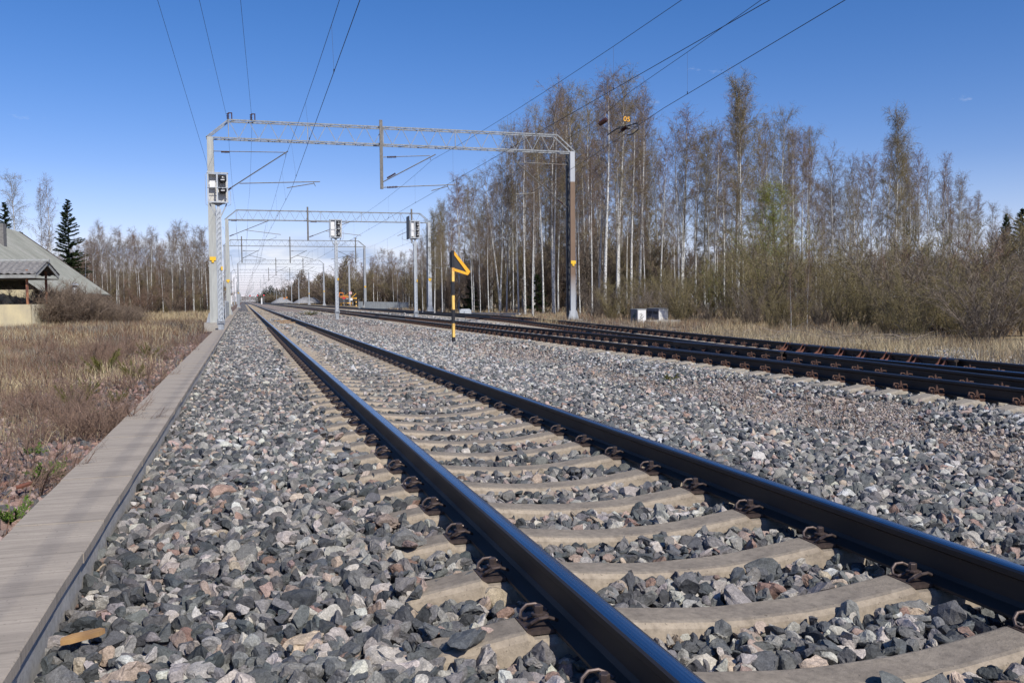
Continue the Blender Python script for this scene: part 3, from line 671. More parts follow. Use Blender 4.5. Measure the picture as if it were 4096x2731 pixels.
def cantilever(parent, xm, y, xw, zc=6.2, zm=7.75, side=1, detail=2, xm2=None):
    """bracket from a mast or hanger at xm out over the wire at xw"""
    s_ = side; bt = MB(); bi = MB(); xe = xw+.12*s_; r = .027 if detail > 1 else .03
    zt = zm+.28
    def arm(z0, z1, x1, z2=None):
        a = np.array([xm+.14*s_, y, z0]); c = np.array([x1, y, z1]); d = (c-a)/np.linalg.norm(c-a)
        if detail: insulator(bi, a+d*.12, a+d*.62, 7); bt.tube([a-d*.1, a+d*.14], .02, 5); bt.tube([a+d*.6, c], r, 6)
        else: bt.tube([a, c], r, 4)
    arm(zt-.02, zt, xe+.02*s_); arm(zc+.5, zt, xe+.25*s_) if 0 else None
    a = np.array([xm+.14*s_, y, zc-.0]); 
    arm(zc+.05, zt+.06, xe+.18*s_)
    # registration tube hung from the stay, with a steady arm
    xa = xm+(xe-xm)*.36; bt.tube([(xa, y, zc+.30+.36*(zt-zc-.3)), (xw+.95*s_, y, zc+.42)], r*.9, 6) if 0 else None
    return bt, bi
def bracket(parent, pts_tubes, pts_ins, y, detail=2):
    bt = MB(); bi = MB()
    for A, B, r in pts_tubes: bt.tube([(A[0], y, A[1]), (B[0], y, B[1])], r, 6 if detail > 1 else 4)
    bt.build('bracket_tubes', MAT['tube'], parent)
    if pts_ins:
        for A, B in pts_ins: insulator(bi, (A[0], y, A[1]), (B[0], y, B[1]), 7 if detail > 1 else 4, .058)
        bi.build('insulator', MAT['insul'], parent)
def lerp(a, b, t): return (a[0]+(b[0]-a[0])*t, a[1]+(b[1]-a[1])*t)
def std_bracket(parent, xm, y, xw, zc, zm, s_, detail):
    """xm mast face, wire at xw; s_=+1 reaches to +x"""
    zt = zm+.05; top = (xw+.1*s_, zt); root_t = (xm, zt+.02); root_b = (xm, zc+.32 if abs(xw-xm) > 3 else zc+.6)
    reg0 = lerp(root_b, top, .42); reg1 = (xw+1.15*s_, zc+.52)
    if detail == 0: T = [(root_t, top, .028), (root_b, top, .03)]; bracket(parent, T, None, y, 1); return
    T = [(lerp(root_t, top, .22), top, .022), (lerp(root_b, top, .12 if detail < 2 else .12), (xw+.32*s_, zt+.12), .03), (root_t, lerp(root_t, top, .04), .02), (root_b, lerp(root_b, top, .04), .02),
         (reg0, reg1, .026), ((xw+.75*s_, zc+.46), (xw+.75*s_, zc+.22), .012), ((xw+.75*s_, zc+.26), (xw, zc+.03), .016)]
    bracket(parent, T, [(lerp(root_t, top, .05), lerp(root_t, top, .21)), (lerp(root_b, top, .02), lerp(root_b, top, .12))], y, detail)
def gantry(y, px_l, px_r, zt, label, detail, zl, zr, matl='mast', matr='mastbrown', uprights=(5.6,), brackets=None, wl=.4):
    xl = px_l; xr = px_r; G_ = empty('overhead_line_gantry', (0, 0, 0)); tag(G_, label, 'gantry', 'portal gantries spanning the tracks into the distance')
    h = .80
    mast(G_, xl, y, zl, zt-h+.02, wl, wl*.72, matl, detail); mast(G_, xr, y, zr, zt-h+.02, wl*(.72 if matr == 'mastbrown' else 1), wl*.66, matr, detail)
    truss(G_, (xl-.16, y, zt-h), (xr+.16, y, zt-h), h, .5, 18, .055 if detail > 1 else .07, detail, .95)
    for x, z0, z1 in uprights:
        b = MB(); b.box(x-.07, x+.07, y-.12, y-.02, z0, z1)
        b.box(x-.16, x+.16, y-.02, y-.012, zt-.08, zt+.02); b.box(x-.16, x+.16, y-.02, y-.012, zt-h-.05, zt-h+.05); b.build('hanger_post', MAT['tube'] if detail else MAT['galvd'], G_)
    for (xm, xw, s_, zc, zm) in (brackets or []): std_bracket(G_, xm, y+.0, xw, zc, zm, s_, detail)
    return G_
ZT = 9.05; ZC, ZM = 6.2, 7.75
g1x0, g1x1 = float(at(853, 1100, 42)[0]), float(at(2292, 1100, 42)[0])
g1t = float(at(1530, 508, 42)[2])
print('G1', g1x0, g1x1, g1t, at(1172, 569, 42), at(1524, 757, 42), at(1524, 482, 42), at(873, 497, 42), at(2250, 555, 42))
hx = float(at(1524, 600, 42)[0])
g1 = gantry(42, g1x0, g1x1, g1t, 'nearest and largest overhead line gantry, its left mast beside the trough and right mast brown', 2, float(at(850, 1290, 42)[2]), float(at(2290, 1277, 42)[2]), 'mast', 'mastbrown', [(hx, float(at(1524, 757, 42)[2]), float(at(1524, 482, 42)[2]))], None, .36)
def br_px(G_, y, tubes, ins, r=.024):
    T = [((float(at(*a, y)[0]), float(at(*a, y)[2])), (float(at(*c, y)[0]), float(at(*c, y)[2])), w) for a, c, w in tubes]
    I = [((float(at(*a, y)[0]), float(at(*a, y)[2])), (float(at(*c, y)[0]), float(at(*c, y)[2]))) for a, c in ins]
    bracket(G_, T, I, y)
br_px(g1, 41.9, [((855, 605), (1140, 610), .018), ((918, 755), (1152, 605), .026), ((918, 755), (860, 805), .026), ((958, 734), (1280, 727), .022), ((1147, 752), (1255, 734), .02), ((1253, 727), (1262, 746), .014), ((1143, 612), (1143, 628), .012)], [((884, 608), (918, 609)), ((905, 765), (925, 752))])
br_px(g1, 41.9, [((1530, 629), (1720, 623), .018), ((1532, 728), (1742, 618), .026), ((1530, 750), (1822, 739), .022), ((1726, 763), (1790, 746), .02), ((1788, 740), (1797, 758), .014), ((1720, 626), (1722, 642), .012)], [((1548, 629), (1585, 628)), ((1548, 713), (1582, 694)), ((1548, 750), (1590, 748))])
br_px(g1, 41.9, [((2268, 659), (2065, 650), .018), ((2268, 830), (2065, 650), .024), ((2063, 778), (2138, 773), .022)], [((2218, 659), (2248, 660)), ((2230, 800), (2252, 816))])
b = MB()
for (px, py) in ((912, 485), (1005, 487)):
    P = at(px, py, 42); x = float(P[0])
    insulator(b, (x, 42.2, g1t+.05), (x, 42.2, g1t+.33), 3, .07); b.beam((x+.16, 42.2, g1t), (x+.16, 42.2, g1t+.36), .05); b.beam((x+.16, 42.2, g1t+.34), (x, 42.2, g1t+.34), .04)
b.build('insulator', MAT['insul'], g1)
std = lambda xl, xr, full=1: [(xl+.15, .1, 1, ZC, ZM), (5.0, 6.8, 1, ZC, ZM)]
g2x0, g2x1 = float(at(912, 1100, 78)[0]), float(at(1719, 1100, 78)[0]); g2t = float(at(1300, 846, 78)[2])
h2 = float(at(1231, 900, 78)[0]); h2b = float(at(1646, 900, 78)[0])
g2 = gantry(78, g2x0, g2x1, g2t, 'second gantry along the line, framing the two white signals', 2, 0.05, .12, 'mast', 'galv', [(h2, 6.2, g2t+.35), (h2b, 6.1, g2t+.35)], [(g2x0+.15, .1, 1, ZC, ZM), (h2+.05, 6.8, 1, ZC, ZM), (h2b-.05, x3(78)-.1, -1, ZC, ZM)], .36)
ords = ['third', 'fourth', 'fifth', 'sixth', 'seventh']
for i, (y, pl, pr, tpy, tpx) in enumerate([(124, 900, 1460, 961, 1160), (183, 952, 1295, 1041, 1200), (236, 924, 1235, 1078, 1160), (290, 935, 1194, 1102, 1160), (350, 945, 1165, 1120, 1150)]):
    xl, xr = float(at(pl, 1100, y)[0]), float(at(pr, 1100, y)[0]); ztp = float(at(tpx, tpy, y)[2]); hh = [hx, 9.6] if i else [float(at(967, 1000, y)[0]), float(at(1160, 1000, y)[0]), float(at(1422, 1000, y)[0])]
    ups = [(x, 6.2, ztp+.45) for x in hh]; br = [(x+.05, x+1.9, 1, ZC, ZM) for x in hh[:2]]+([(hh[2]-.05, hh[2]-2.2, -1, ZC, ZM)] if len(hh) > 2 else [])
    gantry(y, xl, xr, ztp, ords[i]+' gantry along the line, counted from the camera', 1 if i < 3 else 0, 0, .2, 'galvd', 'galvd', ups, br, .34)
for k, y in enumerate(range(405, 1150, 58)):
    gantry(y, -4.2-(k % 3)*.4, 16.0+(k % 2)*.6, 9.1+.15*(k % 3), 'one of the smallest gantries closing the view down the line', 0, 0, .1, 'beamg', 'beamg', [(2.4, 6.2, 9.5), (7.6, 6.2, 9.5)], [(2.4, .1, -1, ZC, ZM)], .3)

# ------------------------------------------------------------------ overhead wires
GYS = [-10, 42, 78, 124, 183, 236, 290, 350]+list(range(405, 1150, 58))
def catenary(name_label, xf, dev=0, zc=ZC, rw=.0075, end=1100):
    E_ = empty('catenary_line', (0, 0, 6)); tag(E_, name_label, 'overhead line'); b = MB(); ys = [q for q in GYS if q <= end]
    sw = {y: (.2 if i % 2 else -.2)*dev for i, y in enumerate(ys)}
    def xx_(y):
        for a, c in zip(ys, ys[1:]):
            if a <= y <= c: t = (y-a)/(c-a); return float(xf(y))+sw[a]*(1-t)+sw[c]*t
        return float(xf(y))
    pc = [(xx_(y), y, zc-6) for y in sorted(set(list(np.arange(-10, 100, 8))+ys))]
    b.tube(pc, [rw if p[1] < 100 else .014 for p in pc], 5); b.build('contact_wire', MAT['wire'], E_)
    b = MB(); bd = []
    for a, c in zip(ys, ys[1:]):
        L = c-a; sag = .5*(L/50)**2; P = []
        for i in range(13): t = i/12; y = a+L*t; P.append((float(xf(y)), y, ZM-4*sag*t*(1-t)-6))
        b.tube(P, rw*.85 if a < 100 else .013, 5, cap=False)
        n = max(3, int(L/8.5))
        if a < 240:
            for i in range(n): t = (i+.5)/n; y = a+L*t; bd.append((xx_(y), float(xf(y)), y, ZM-4*sag*t*(1-t)-6, a))
    b.build('messenger_wire', MAT['wire'], E_)
    for x0, x1, y, z, a in bd:
        b = MB(); b.tube([(x0, y, zc-6), (x1, y, z)], .0028 if a < 70 else .006, 3); b.tube([(x0, y, zc-6-.01), (x0, y, zc-6+.06)], .012, 4); b.build('dropper', MAT['wire'], E_)
    return E_
catenary('overhead line above the nearest track, running over the rails at lower right', lambda y: .1, 1)
catenary('overhead line above the straight second track, crossing the sky right of centre', lambda y: 6.8, 0)
cat3 = catenary('rightmost overhead line, following the farthest track and carrying the yellow 05 plate', lambda y: float(x3(y)) if y > 26 else 9.25+(y-24.9)*.103, 0)
b = MB()
for (p0, p1, lab) in (((-3.95, -20, 8.0), (float(at(826, 650, 42)[0]), 42.0, float(at(826, 650, 42)[2])), 'thin wire fixed low on the left mast of the nearest gantry, leftmost in the sky'),
                 ((float(at(797, 0, 14)[0])-.22, 14, float(at(797, 0, 14)[2])) if 0 else None, None, '') if 0 else (None, None, '')):
    pass
def single_wire(pts, lab, r=.0055):
    b = MB(); P = [np.array(p, float)-np.array([0, 0, 8]) for p in pts]; b.tube(P, [r if p[1] < 90 else .014 for p in pts], 5); o = b.build('feeder_wire', MAT['wire']); o.location = (0, 0, 8); tag(o, lab, 'wire', 'feeder wires on the left side')
def wire_through(px0, Y0, px1, Y1, sag, lab, Yend=-22, cont=True):
    A = at(*px0, Y0); B = at(*px1, Y1); d = (B-A)/(Y1-Y0); P = []
    for i in range(17):
        y = Yend+(Y1-Yend)*i/16; p = B+d*(y-Y1); P.append(tuple(p))
    if cont:
        z1 = P[-1][2]; x1 = P[-1][0]
        ys = [42, 78, 124, 183, 236, 290, 350]
        for a, c in zip(ys, ys[1:]):
            for i in range(1, 9): t = i/8; P.append((x1+(-3.6-x1)*0, a+(c-a)*t, z1-.9*4*t*(1-t)))
    single_wire(P, lab)
wire_through((630, 0), 26, (826, 650), 42, 0, 'leftmost thin wire, fixed below the top of the nearest left mast')
wire_through((797, 0), 25, (910, 482), 42, 0, 'thin wire held by the left insulator on top of the nearest gantry')
wire_through((962, 0), 25, (1008, 482), 42, 0, 'thin wire held by the right insulator on top of the nearest gantry')
# section insulator hanging in the rightmost contact wire, and its 05 plate
Y05 = 24.9; P5 = at(2504, 516, Y05)
def p5(px, py, dy=0): q = at(px, py, Y05+dy)-P5; return tuple(q)
SI = empty('section_insulator', tuple(P5)); tag(SI, 'black section insulator with curved runners hanging in the rightmost contact wire', 'section insulator')
b = MB(); b.tube([p5(2431, 540, 1.2), p5(2466, 516, .5), p5(2505, 506), p5(2550, 492, -.6)], .022, 6); b.tube([p5(2550, 492, -.6), p5(2555, 517, -.6), p5(2530, 537, -.2), p5(2508, 541)], .020, 6); b.tube([p5(2466, 516, .5), p5(2464, 506, .5), p5(2550, 507, -.5)], .008, 5); b.build('runner', MAT['exdark'], SI)
b = MB(); insulator(b, p5(2484, 524), p5(2508, 508), 5, .07); b.build('insulator', MAT['insul'], SI)
b = MB(); b.tube([p5(2474, 534), p5(2488, 522)], .02, 6); b.lathe([(.05, 0), (.05, .08)], p5(2508, 512), 8, 0, (1, 0, 0)); b.build('clamp', MAT['exdark'], SI)
PL = empty('number_board', tuple(at(2507, 478, Y05-.3))); tag(PL, 'small dark plate reading 05 in yellow, above the section insulator', 'sign')
wv = float(40/F_PX*dep(at(2507, 478, Y05-.3)))
b = MB(); b.box(-wv/2, wv/2, -.004, .004, -.085, .085, rot=0); o = b.build('plate', MAT['darkplate'], PL); o.rotation_euler = (0, R(4), 0)
def text_mesh(s, size, ext=.002, bold=0.0):
    cu = bpy.data.curves.new('t', 'FONT'); cu.body = s; cu.size = size; cu.extrude = ext; cu.offset = bold; cu.align_x = 'CENTER'; cu.align_y = 'CENTER'; cu.resolution_u = 4
    ob = bpy.data.objects.new('t', cu); COL.objects.link(ob); C.view_layer.update(); me = bpy.data.meshes.new_from_object(ob.evaluated_get(C.evaluated_depsgraph_get())); bpy.data.objects.remove(ob); return me
def text(name, s, size, mat, parent, loc, rot, bold=0.0, ext=.002, sx=1):
    me = text_mesh(s, size, ext, bold); me.materials.clear(); me.materials.append(mat); o = link(name, me, parent, loc); o.rotation_euler = rot; o.scale = (sx, 1, 1); return o
text('number', '05', .20, MAT['yellow'], PL, (0, -.008, 0), (R(90), R(4), 0), .002, sx=1.12)
b = MB(); b.tube([(-.1, 0, -.08), (-.16, .1, -.26)], .004, 4); b.tube([(.1, 0, -.08), (.18, -.1, -.22)], .004, 4); b.tube([(0, 0, -.08), (0, 0, -.24)], .004, 4); b.build('stay', MAT['galvd'], PL)
PI_ = at(2412, 488, 27); b = MB(); ax = np.array(at(2428, 478, 26.6))-np.array(at(2396, 500, 27.4)); insulator(b, tuple(-ax/2*.8), tuple(ax/2*.8), 4, .085); o = b.build('messenger_insulator', MAT['insul']); o.location = tuple(PI_); tag(o, 'brown barrel insulator strung in the upper wire just left of the 05 plate', 'insulator')

# ------------------------------------------------------------------ signals
def signal(x, y, z0, H, lamps, label, backplate=False, width=.73, hh=1.14):
    S = empty('railway_signal', (x, y, z0)); tag(S, label, 'railway signal', 'white lattice signals seen from behind'); zb = H-hh
    b = MB(); q = .085; 
    for sx in (-1, 1):
        for sy in (-1, 1): b.beam((sx*q, sy*q, .35), (sx*q, sy*q, zb-.25), .034)
    n = 22
    for i in range(n):
        za, zc_ = .4+(zb-.7)*i/n, .4+(zb-.7)*(i+1)/n
        for sy in (-1, 1): b.beam((-q, sy*q, za), (q, sy*q, zc_), .02, .05)
        for sx in (-1, 1): b.beam((sx*q, -q, za), (sx*q, q, zc_), .05, .02)
    b.box(-.055, .055, -.055, .055, .3, zb-.1)
    b.build('lattice_mast', MAT['galv'], S)
    b = MB(); b.box(-.16, .16, -.16, .16, .30, .33); b.box(-.15, .15, -.15, .15, .36, .39); b.box(-.11, .11, -.11, .11, -.15, .30); 
    for sx in (-1, 1):
        for sy in (-1, 1): b.lathe([(.02, .22), (.02, .46)], (sx*.13, sy*.13, 0), 6)
    b.build('base', MAT['galvd'], S)
    b = MB()
    for sx in (-1, 1): b.beam((sx*.06, 0, zb-.62), (sx*.32, 0, zb-.06), .045)
    b.beam((0, 0, zb-.7), (0, 0, zb), .09); b.beam((-.34, 0, zb-.05), (.34, 0, zb-.05), .03); b.build('brace', MAT['galvd'], S)
    b = MB(); b.prism([(-.30, -.12, zb+.02), (.30, -.12, zb+.02), (.08, -.12, zb-.10), (-.08, -.12, zb-.10)], (0, .3, 0)); b.build('platform', MAT['exdark'], S)
    w = width/2; b = MB()
    for sx in (-w, -.02, w): b.beam((sx, -.14, zb), (sx, -.14, H), .055, .04)
    b.beam((-w, -.14, H-.01), (w, -.14, H-.01), .06); b.beam((-w, -.14, zb), (w, -.14, zb), .05); b.beam((-w-.03, -.17, zb+hh*.5), (w+.03, -.17, zb+hh*.5), .018)
    for sx in (-w, w): b.beam((sx, .14, zb), (sx, .14, H), .05)
    b.box(-w-.04, w+.04, -.18, .18, H, H+.03); b.build('frame', MAT['galv'], S)
    b = MB(); b.box(-w+.02, w-.02, .12, .14, zb+.02, H-.02); b.build('back_panel', MAT['cream'], S)
    b = MB(); b.box(-w+.06, -.08, -.1, .0, H-.55, H-.30) if lamps == 2 else b.box(-w+.05, -.06, -.08, .05, zb+.1, H-.08); b.build('relay_box', MAT['white'], S)
    for k in range(lamps):
        zl = H-.24-k*(.42 if lamps == 2 else .34); b = MB(); r_ = .155 if lamps == 2 else .12; b.lathe([(.06, -.03), (r_, 0), (r_, .06), (r_*.8, .16), (r_*.75, .2)], (.19, -.12, zl), 16, 0, (0, 1, 0)); lo = b.build('lamp_housing', MAT['black'], S, True)
        b = MB(); b.box(.12, .26, -.165, -.155, zl-.035, zl-.005); b.lathe([(.025, 0), (.025, .01)], (.19, -.16, zl+.08), 8, 0, (0, -1, 0)); b.build('label', MAT['white'], lo)
        b = MB(); b.tube([(.2, -.12, zl-.12), (.26, -.14, zl-.22), (.32, -.12, zl-.25)], .008, 4); b.tube([(.15, -.12, zl-.1), (.05, -.14, zl-.18), (-.1, -.12, zl-.1)], .007, 4); b.build('cable', MAT['black'], lo)
    b = MB(); b.tube([(-w-.04, -.15, H-.05), (-w-.09, -.2, H-.08), (-w-.09, -.2, zb-.1), (-w, -.15, zb-.15)], .011, 5); b.tube([(w+.03, -.15, zb+.45), (w+.12, -.2, zb+.42), (w+.12, -.2, zb-.1), (w, -.15, zb-.14)], .011, 5); b.build('guard_rail', MAT['galv'], S)
    if backplate: b = MB(); b.box(-w-.12, -w-.06, -.05, .9, zb-.05, H+.35); b.build('side_board', MAT['exdark'], S)
    b = MB(); b.box(.05, .12, -.13, -.12, 2.4, 2.55); b.build('number_plate', MAT['ylabel'], S)
    return S
def head_h(px, py, x, y, z0): return float(at(px, py, y)[2])-z0
s1 = onz(885, 1322, .0); signal(float(s1[0]), float(s1[1]), -.0, head_h(888, 695, 0, s1[1], 0), 2, 'tall white signal on the cable trough in front of the nearest left mast')
s2 = gx2 = None
def ony(px, py, Y): return at(px, py, Y)
s2 = ony(1349, 1268, 59.8); signal(float(s2[0]), 59.8, float(s2[2]), head_h(1344, 880, 0, 59.8, float(s2[2])), 3, 'white signal on the gravel between the nearest track and the second track')
s3 = ony(1664, 1257, 60.5); signal(float(s3[0]), 60.5, float(s3[2])-.2, head_h(1660, 885, 0, 60.5, float(s3[2])-.2), 3, 'white signal with a dark side board, standing between the second and farthest tracks', True, .6)

# ------------------------------------------------------------------ near warning sign
P0 = onz(1814, 1365, -.10); SGN = empty('track_sign', tuple(P0)); YS_ = float(P0[1]); tag(SGN, 'black and orange pennant sign on a striped rusty post standing on the gravel strip', 'sign')
def sp(px, py, dy=0): q = at(px, py, YS_+dy)-P0; return (float(q[0]), float(q[1]), float(q[2]))
bands = [(1365, 1348, 'black'), (1348, 1293, 'yelrust'), (1293, 1238, 'black'), (1238, 1181, 'yelrust'), (1181, 1126, 'black'), (1126, 1070, 'yelrust'), (1070, 1003, 'black')]
hw = 5.6/F_PX*dep(P0); 
for i, (a, c, mn) in enumerate(bands):
    za = sp(1814, a)[2]-(.2 if i == 0 else 0); zc_ = sp(1812, c)[2]; q = hw*(.93 if mn == 'yelrust' else 1.0); b = MB(); b.box(-q*1.0, q, -q, q, za, zc_, rot=R(12)); b.build('post_band', MAT[mn], SGN)
def slab(pts, th, mat, name, dy): b = MB(); b.prism([sp(px, py, dy) for px, py in pts], (0, th, 0)); return b.build(name, mat, SGN)
slab([(1818, 1016), (1862, 1076), (1869, 1088), (1862, 1093), (1818, 1078)], .012, MAT['darkplate'], 'board', -.02)
slab([(1817, 1004), (1882, 1086), (1871, 1101), (1817, 1084), (1817, 1073), (1867, 1089), (1817, 1020)], .010, MAT['yellow'], 'orange_edge', -.045)
slab([(1800, 1010), (1809, 1006), (1809, 1072), (1801, 1071)], .09, MAT['black'], 'back_box', .02)

# ------------------------------------------------------------------ cabinets, slab, lamp pole, wall at the wood edge
def cabinet(pxc, pxr, pyb, Y, pyt, pxl, label, graf, width_front):
    """corner post between grey door side (faces left) and white side (faces camera)"""
    Cn = at(pxc, pyb, Y); Rt = at(pxr, pyb, Y); z1 = float(at(pxc, pyt, Y)[2]); w = float(Rt[0]-Cn[0]); d = width_front; E_ = empty('equipment_cabinet', (float(Cn[0]), Y, float(Cn[2]))); h = z1-float(Cn[2]); tag(E_, label, 'cabinet', 'grey and white cabinets at the wood edge')
    b = MB(); b.box(.012, w, 0, d, 0, h-.03); b.build('white_casing', MAT['white'], E_)
    b = MB(); b.box(-.02, .010, .0, d, 0, h-.03); o = b.build('grey_door', MAT['grafgrey'], E_); b = MB(); b.box(-.04, w+.02, -.02, d+.02, h-.03, h); b.build('roof_lid', MAT['panel'], E_)
    b = MB(); b.box(-.026, -.022, d*.12, d*.32, h*.68, h*.84); b.build('label_plate', MAT['fascia'], o)
    b = MB(); b.box(-.02, w+.0, .03, d-.03, -.2, 0); b.build('plinth', MAT['conc'], E_)
    return E_, w, h, d
E1, w1, h1, d1 = cabinet(2551, 2584, 1294, 38, 1236, 2525, 'left cabinet with scribbled graffiti on its white side and green marks on the grey', 1, .75)
def squig(E_, pts, mat, r=.012, face='front', off=-.006):
    b = MB(); P = [((x, off, z) if face == 'front' else (-.03, x*.31, z)) for x, z in pts]; b.tube(P, r, 4); return b.build('graffiti', mat, E_)
squig(E1, [(.10, .62*h1), (.2, .7*h1), (.16, .5*h1), (.26, .62*h1), (.12, .42*h1), (.22, .36*h1), (.14, .3*h1), (.3, .48*h1)], MAT['graf'])
squig(E1, [(.04, .22*h1), (.12, .3*h1), (.1, .16*h1), (.2, .1*h1), (.08, .06*h1)], MAT['graf'])
squig(E1, [(.6, .8*h1), (.9, .5*h1), (.7, .45*h1), (1.2, .6*h1), (1.3, .3*h1), (1.7, .45*h1)], MAT['grafgreen'], .018, 'side')
squig(E1, [(.5, .2*h1), (.8, .3*h1), (.9, .1*h1), (1.3, .25*h1)], MAT['grafgreen'], .018, 'side')
E2_, w2_, h2_, d2_ = cabinet(2635, 2672, 1280, 41, 1233, 2588, 'right cabinet with black graffiti letters on its dark grey side, partly behind the concrete slab', 2, 1.38)
o = text('graffiti', 'PUBBY 1956U', .215, MAT['graf'], E2_, (-.035, d2_*.5, h2_*.62), (R(90), 0, R(-90)), .004)
squig(E2_, [(3.9, .38*h2_), (3.6, .44*h2_), (3.3, .36*h2_), (3.0, .43*h2_), (2.8, .34*h2_)], MAT['graf'], .02, 'side')
sl = at(2677, 1296, 37.2); b = MB(); rr_ = 77/F_PX*dep(sl); b.lathe([(rr_, -.3), (rr_, .16), (rr_*.985, .18), (.01, .18)], (0, 0, 0), 40); o = b.build('concrete_slab', MAT['conc']); o.location = (float(sl[0]), 37.6+rr_*.3, float(sl[2])-.02); o.scale = (1, .55, 1); tag(o, 'low round concrete well cover on the ground in front of the cabinets', 'well cover')
lp = at(1773, 1236, 92); LPE = empty('lamp_pole', tuple(map(float, lp))); tag(LPE, 'leaning pale light pole with two curved arms, at the edge of the birch wood', 'lamp pole')
tp = at(1784, 1066, 92)-lp; b = MB(); b.tube([(0, 0, -.2), tuple(tp)], [.15, .09], 8); b.build('pole', MAT['timber'], LPE)
for (q, m) in (((1754, 1073), (1768, 1074)), ((1806, 1069), (1790, 1070))):
    e_ = at(q[0], q[1], 92)-lp; mm = at(m[0], m[1]-2, 92)-lp; b = MB(); b.tube([tuple(tp+np.array([0, 0, -.6])), tuple(tp+np.array([0, 0, -.1])+(mm-tp)*.4), tuple(mm), tuple(e_)], .035, 5); b.build('arm', MAT['galv'], LPE)
    b = MB(); dx = .35 if q[0] > 1780 else -.35; b.prism([tuple(e_+np.array([-dx, -.1, 0])), tuple(e_+np.array([dx, -.08, .02])), tuple(e_+np.array([dx, -.08, .08])), tuple(e_+np.array([-dx*.8, -.1, .12]))], (0, .2, 0)); b.build('lamp_head', MAT['galv'], LPE)
wa, wb_ = at(1434, 1206, 121), at(1634, 1209, 117); WL = empty('panel_wall', (float(wa[0]), 121, -.1)); tag(WL, 'long low wall of grey upright panels beyond the farthest track', 'wall')
n = 23; ax_, ay_ = float(wa[0]), 121.; bx_, by_ = float(wb_[0]), 117.
for i in range(n):
    if i == 2: continue
    t0, t1 = i/n, (i+.93)/n; p0 = (ax_+(bx_-ax_)*t0, ay_+(by_-ay_)*t0); p1 = (ax_+(bx_-ax_)*t1, ay_+(by_-ay_)*t1); b = MB(); zz0, zz1 = -.3, 1.16+(1.14-1.16)
    ht = float(wa[2]+(wb_[2]-wa[2])*t0)-.17; b.beam((p0[0]-ax_, p0[1]-121, ht/2), (p1[0]-ax_, p1[1]-121, ht/2), .12, ht+.55); b.beam((p0[0]-ax_-.04, p0[1]-121-.06, .15), (p1[0]-ax_-.04, p1[1]-121-.06, .15), .1, .05); b.build('panel', MAT['panel'], WL)
# low grey barrier behind the farthest track
ba, bb = at(1862, 1252, 70), at(2080, 1256, 56); b = MB(); b.beam((0, 0, 0), tuple(bb-ba), .14, .1); b.beam((0, .4, -.12), tuple(bb-ba+np.array([0, .4, -.12])), .1, .08); o = b.build('pipe_barrier', MAT['galvd']); o.location = tuple(map(float, ba)); tag(o, 'low grey pipe barrier lying along the far side of the farthest track', 'barrier')
b = MB(); b.box(-.35, .35, -.3, .3, -.3, .35); b.box(-.45, .45, -.32, -.3, -.1, .28); b.box(-.1, .1, -.4, -.3, -.3, .2); o = b.build('point_machine', MAT['galv']); o.location = tuple(map(float, at(1858, 1254, 66))); tag(o, 'small grey steel box at the left end of the pipe barrier', 'box')

# grey panel fence beside the trough, left
fa, fb_ = (-3.05, 62.), (-2.95, 78.); FN = empty('panel_fence', (fa[0], fa[1], 0)); tag(FN, 'short grey corrugated panel fence beside the trough behind the signal', 'fence')
for i in range(5):
    y0 = i*3.2; b = MB(); zt_ = 1.12
    b.box(-.02, .02, y0+.05, y0+3.1, -.1, zt_); b.build('panel', MAT['panel'], FN); b = MB(); b.beam((0, y0, -.2), (0, y0, zt_+.08), .07); b.beam((-.5, y0, -.2), (0, y0, zt_*.8), .05); b.build('post', MAT['galvd'], FN)
    for k in range(10): pass

# ------------------------------------------------------------------ far yard: excavator, signs, heap, red signals, huts
def far_sign(px, pyb, pyt, Y, label, flip=-1, striped=True):
    Pb = at(px, pyb, Y); E_ = empty('track_sign', tuple(map(float, Pb))); tag(E_, label, 'sign'); H = float(at(px, pyt, Y)[2]-Pb[2]); 
    if striped:
        for i in range(5): b = MB(); b.box(-.1, .1, -.1, .1, H*.68*i/5-.1*(i == 0), H*.68*(i+1)/5); b.build('post_band', MAT['black'] if i % 2 else MAT['yelrust'], E_)
    s = 1.0; P = lambda u, v: (u*flip*s, -.12, H*v)
    b = MB(); b.prism([P(0, 1.0), P(0, .95), P(.95, .62), P(.0, .66), P(-.05, .60), P(1.25, .56)], (0, .03, 0)); b.build('orange_edge', MAT['yellow'], E_)
    b = MB(); b.prism([P(.05, .93), P(.85, .64), P(.05, .68)], (0, .02, 0)); b.build('board', MAT['darkplate'], E_)
far_sign(1425, 1226, 1172, 190, 'distant orange pennant sign on a striped post, right of the round number sign')
far_sign(1393, 1200, 1175, 200, 'distant orange pennant sign between the excavator and the round number sign', -1, False)
Rn = at(1402, 1216, 186); RS = empty('round_sign', tuple(map(float, Rn))); tag(RS, 'round white sign with a red rim reading 2, above a white plate', 'sign')
b = MB(); b.tube([(0, 0, -.3), (0, 0, 2.5)], .05, 6); b.build('post', MAT['galv'], RS)
zc_ = float(at(1402, 1172, 186)[2]-Rn[2]); b = MB(); b.lathe([(.32, 0), (.32, .03)], (0, -.1, zc_), 24, 0, (0, 1, 0)); b.build('face', MAT['white'], RS); b = MB(); b.tube([(.3*math.cos(a), -.1, zc_+.3*math.sin(a)) for a in np.linspace(0, 2*math.pi, 25)], .035, 6); b.build('rim', MAT['red'], RS)
text('number', '2', .5, MAT['red'], RS, (0, -.12, zc_), (R(90), 0, 0), .01)
zc_ = float(at(1404, 1197, 186)[2]-Rn[2]); b = MB(); b.box(-.05, .42, -.09, -.06, zc_-.25, zc_+.25); b.build('plate', MAT['white'], RS)
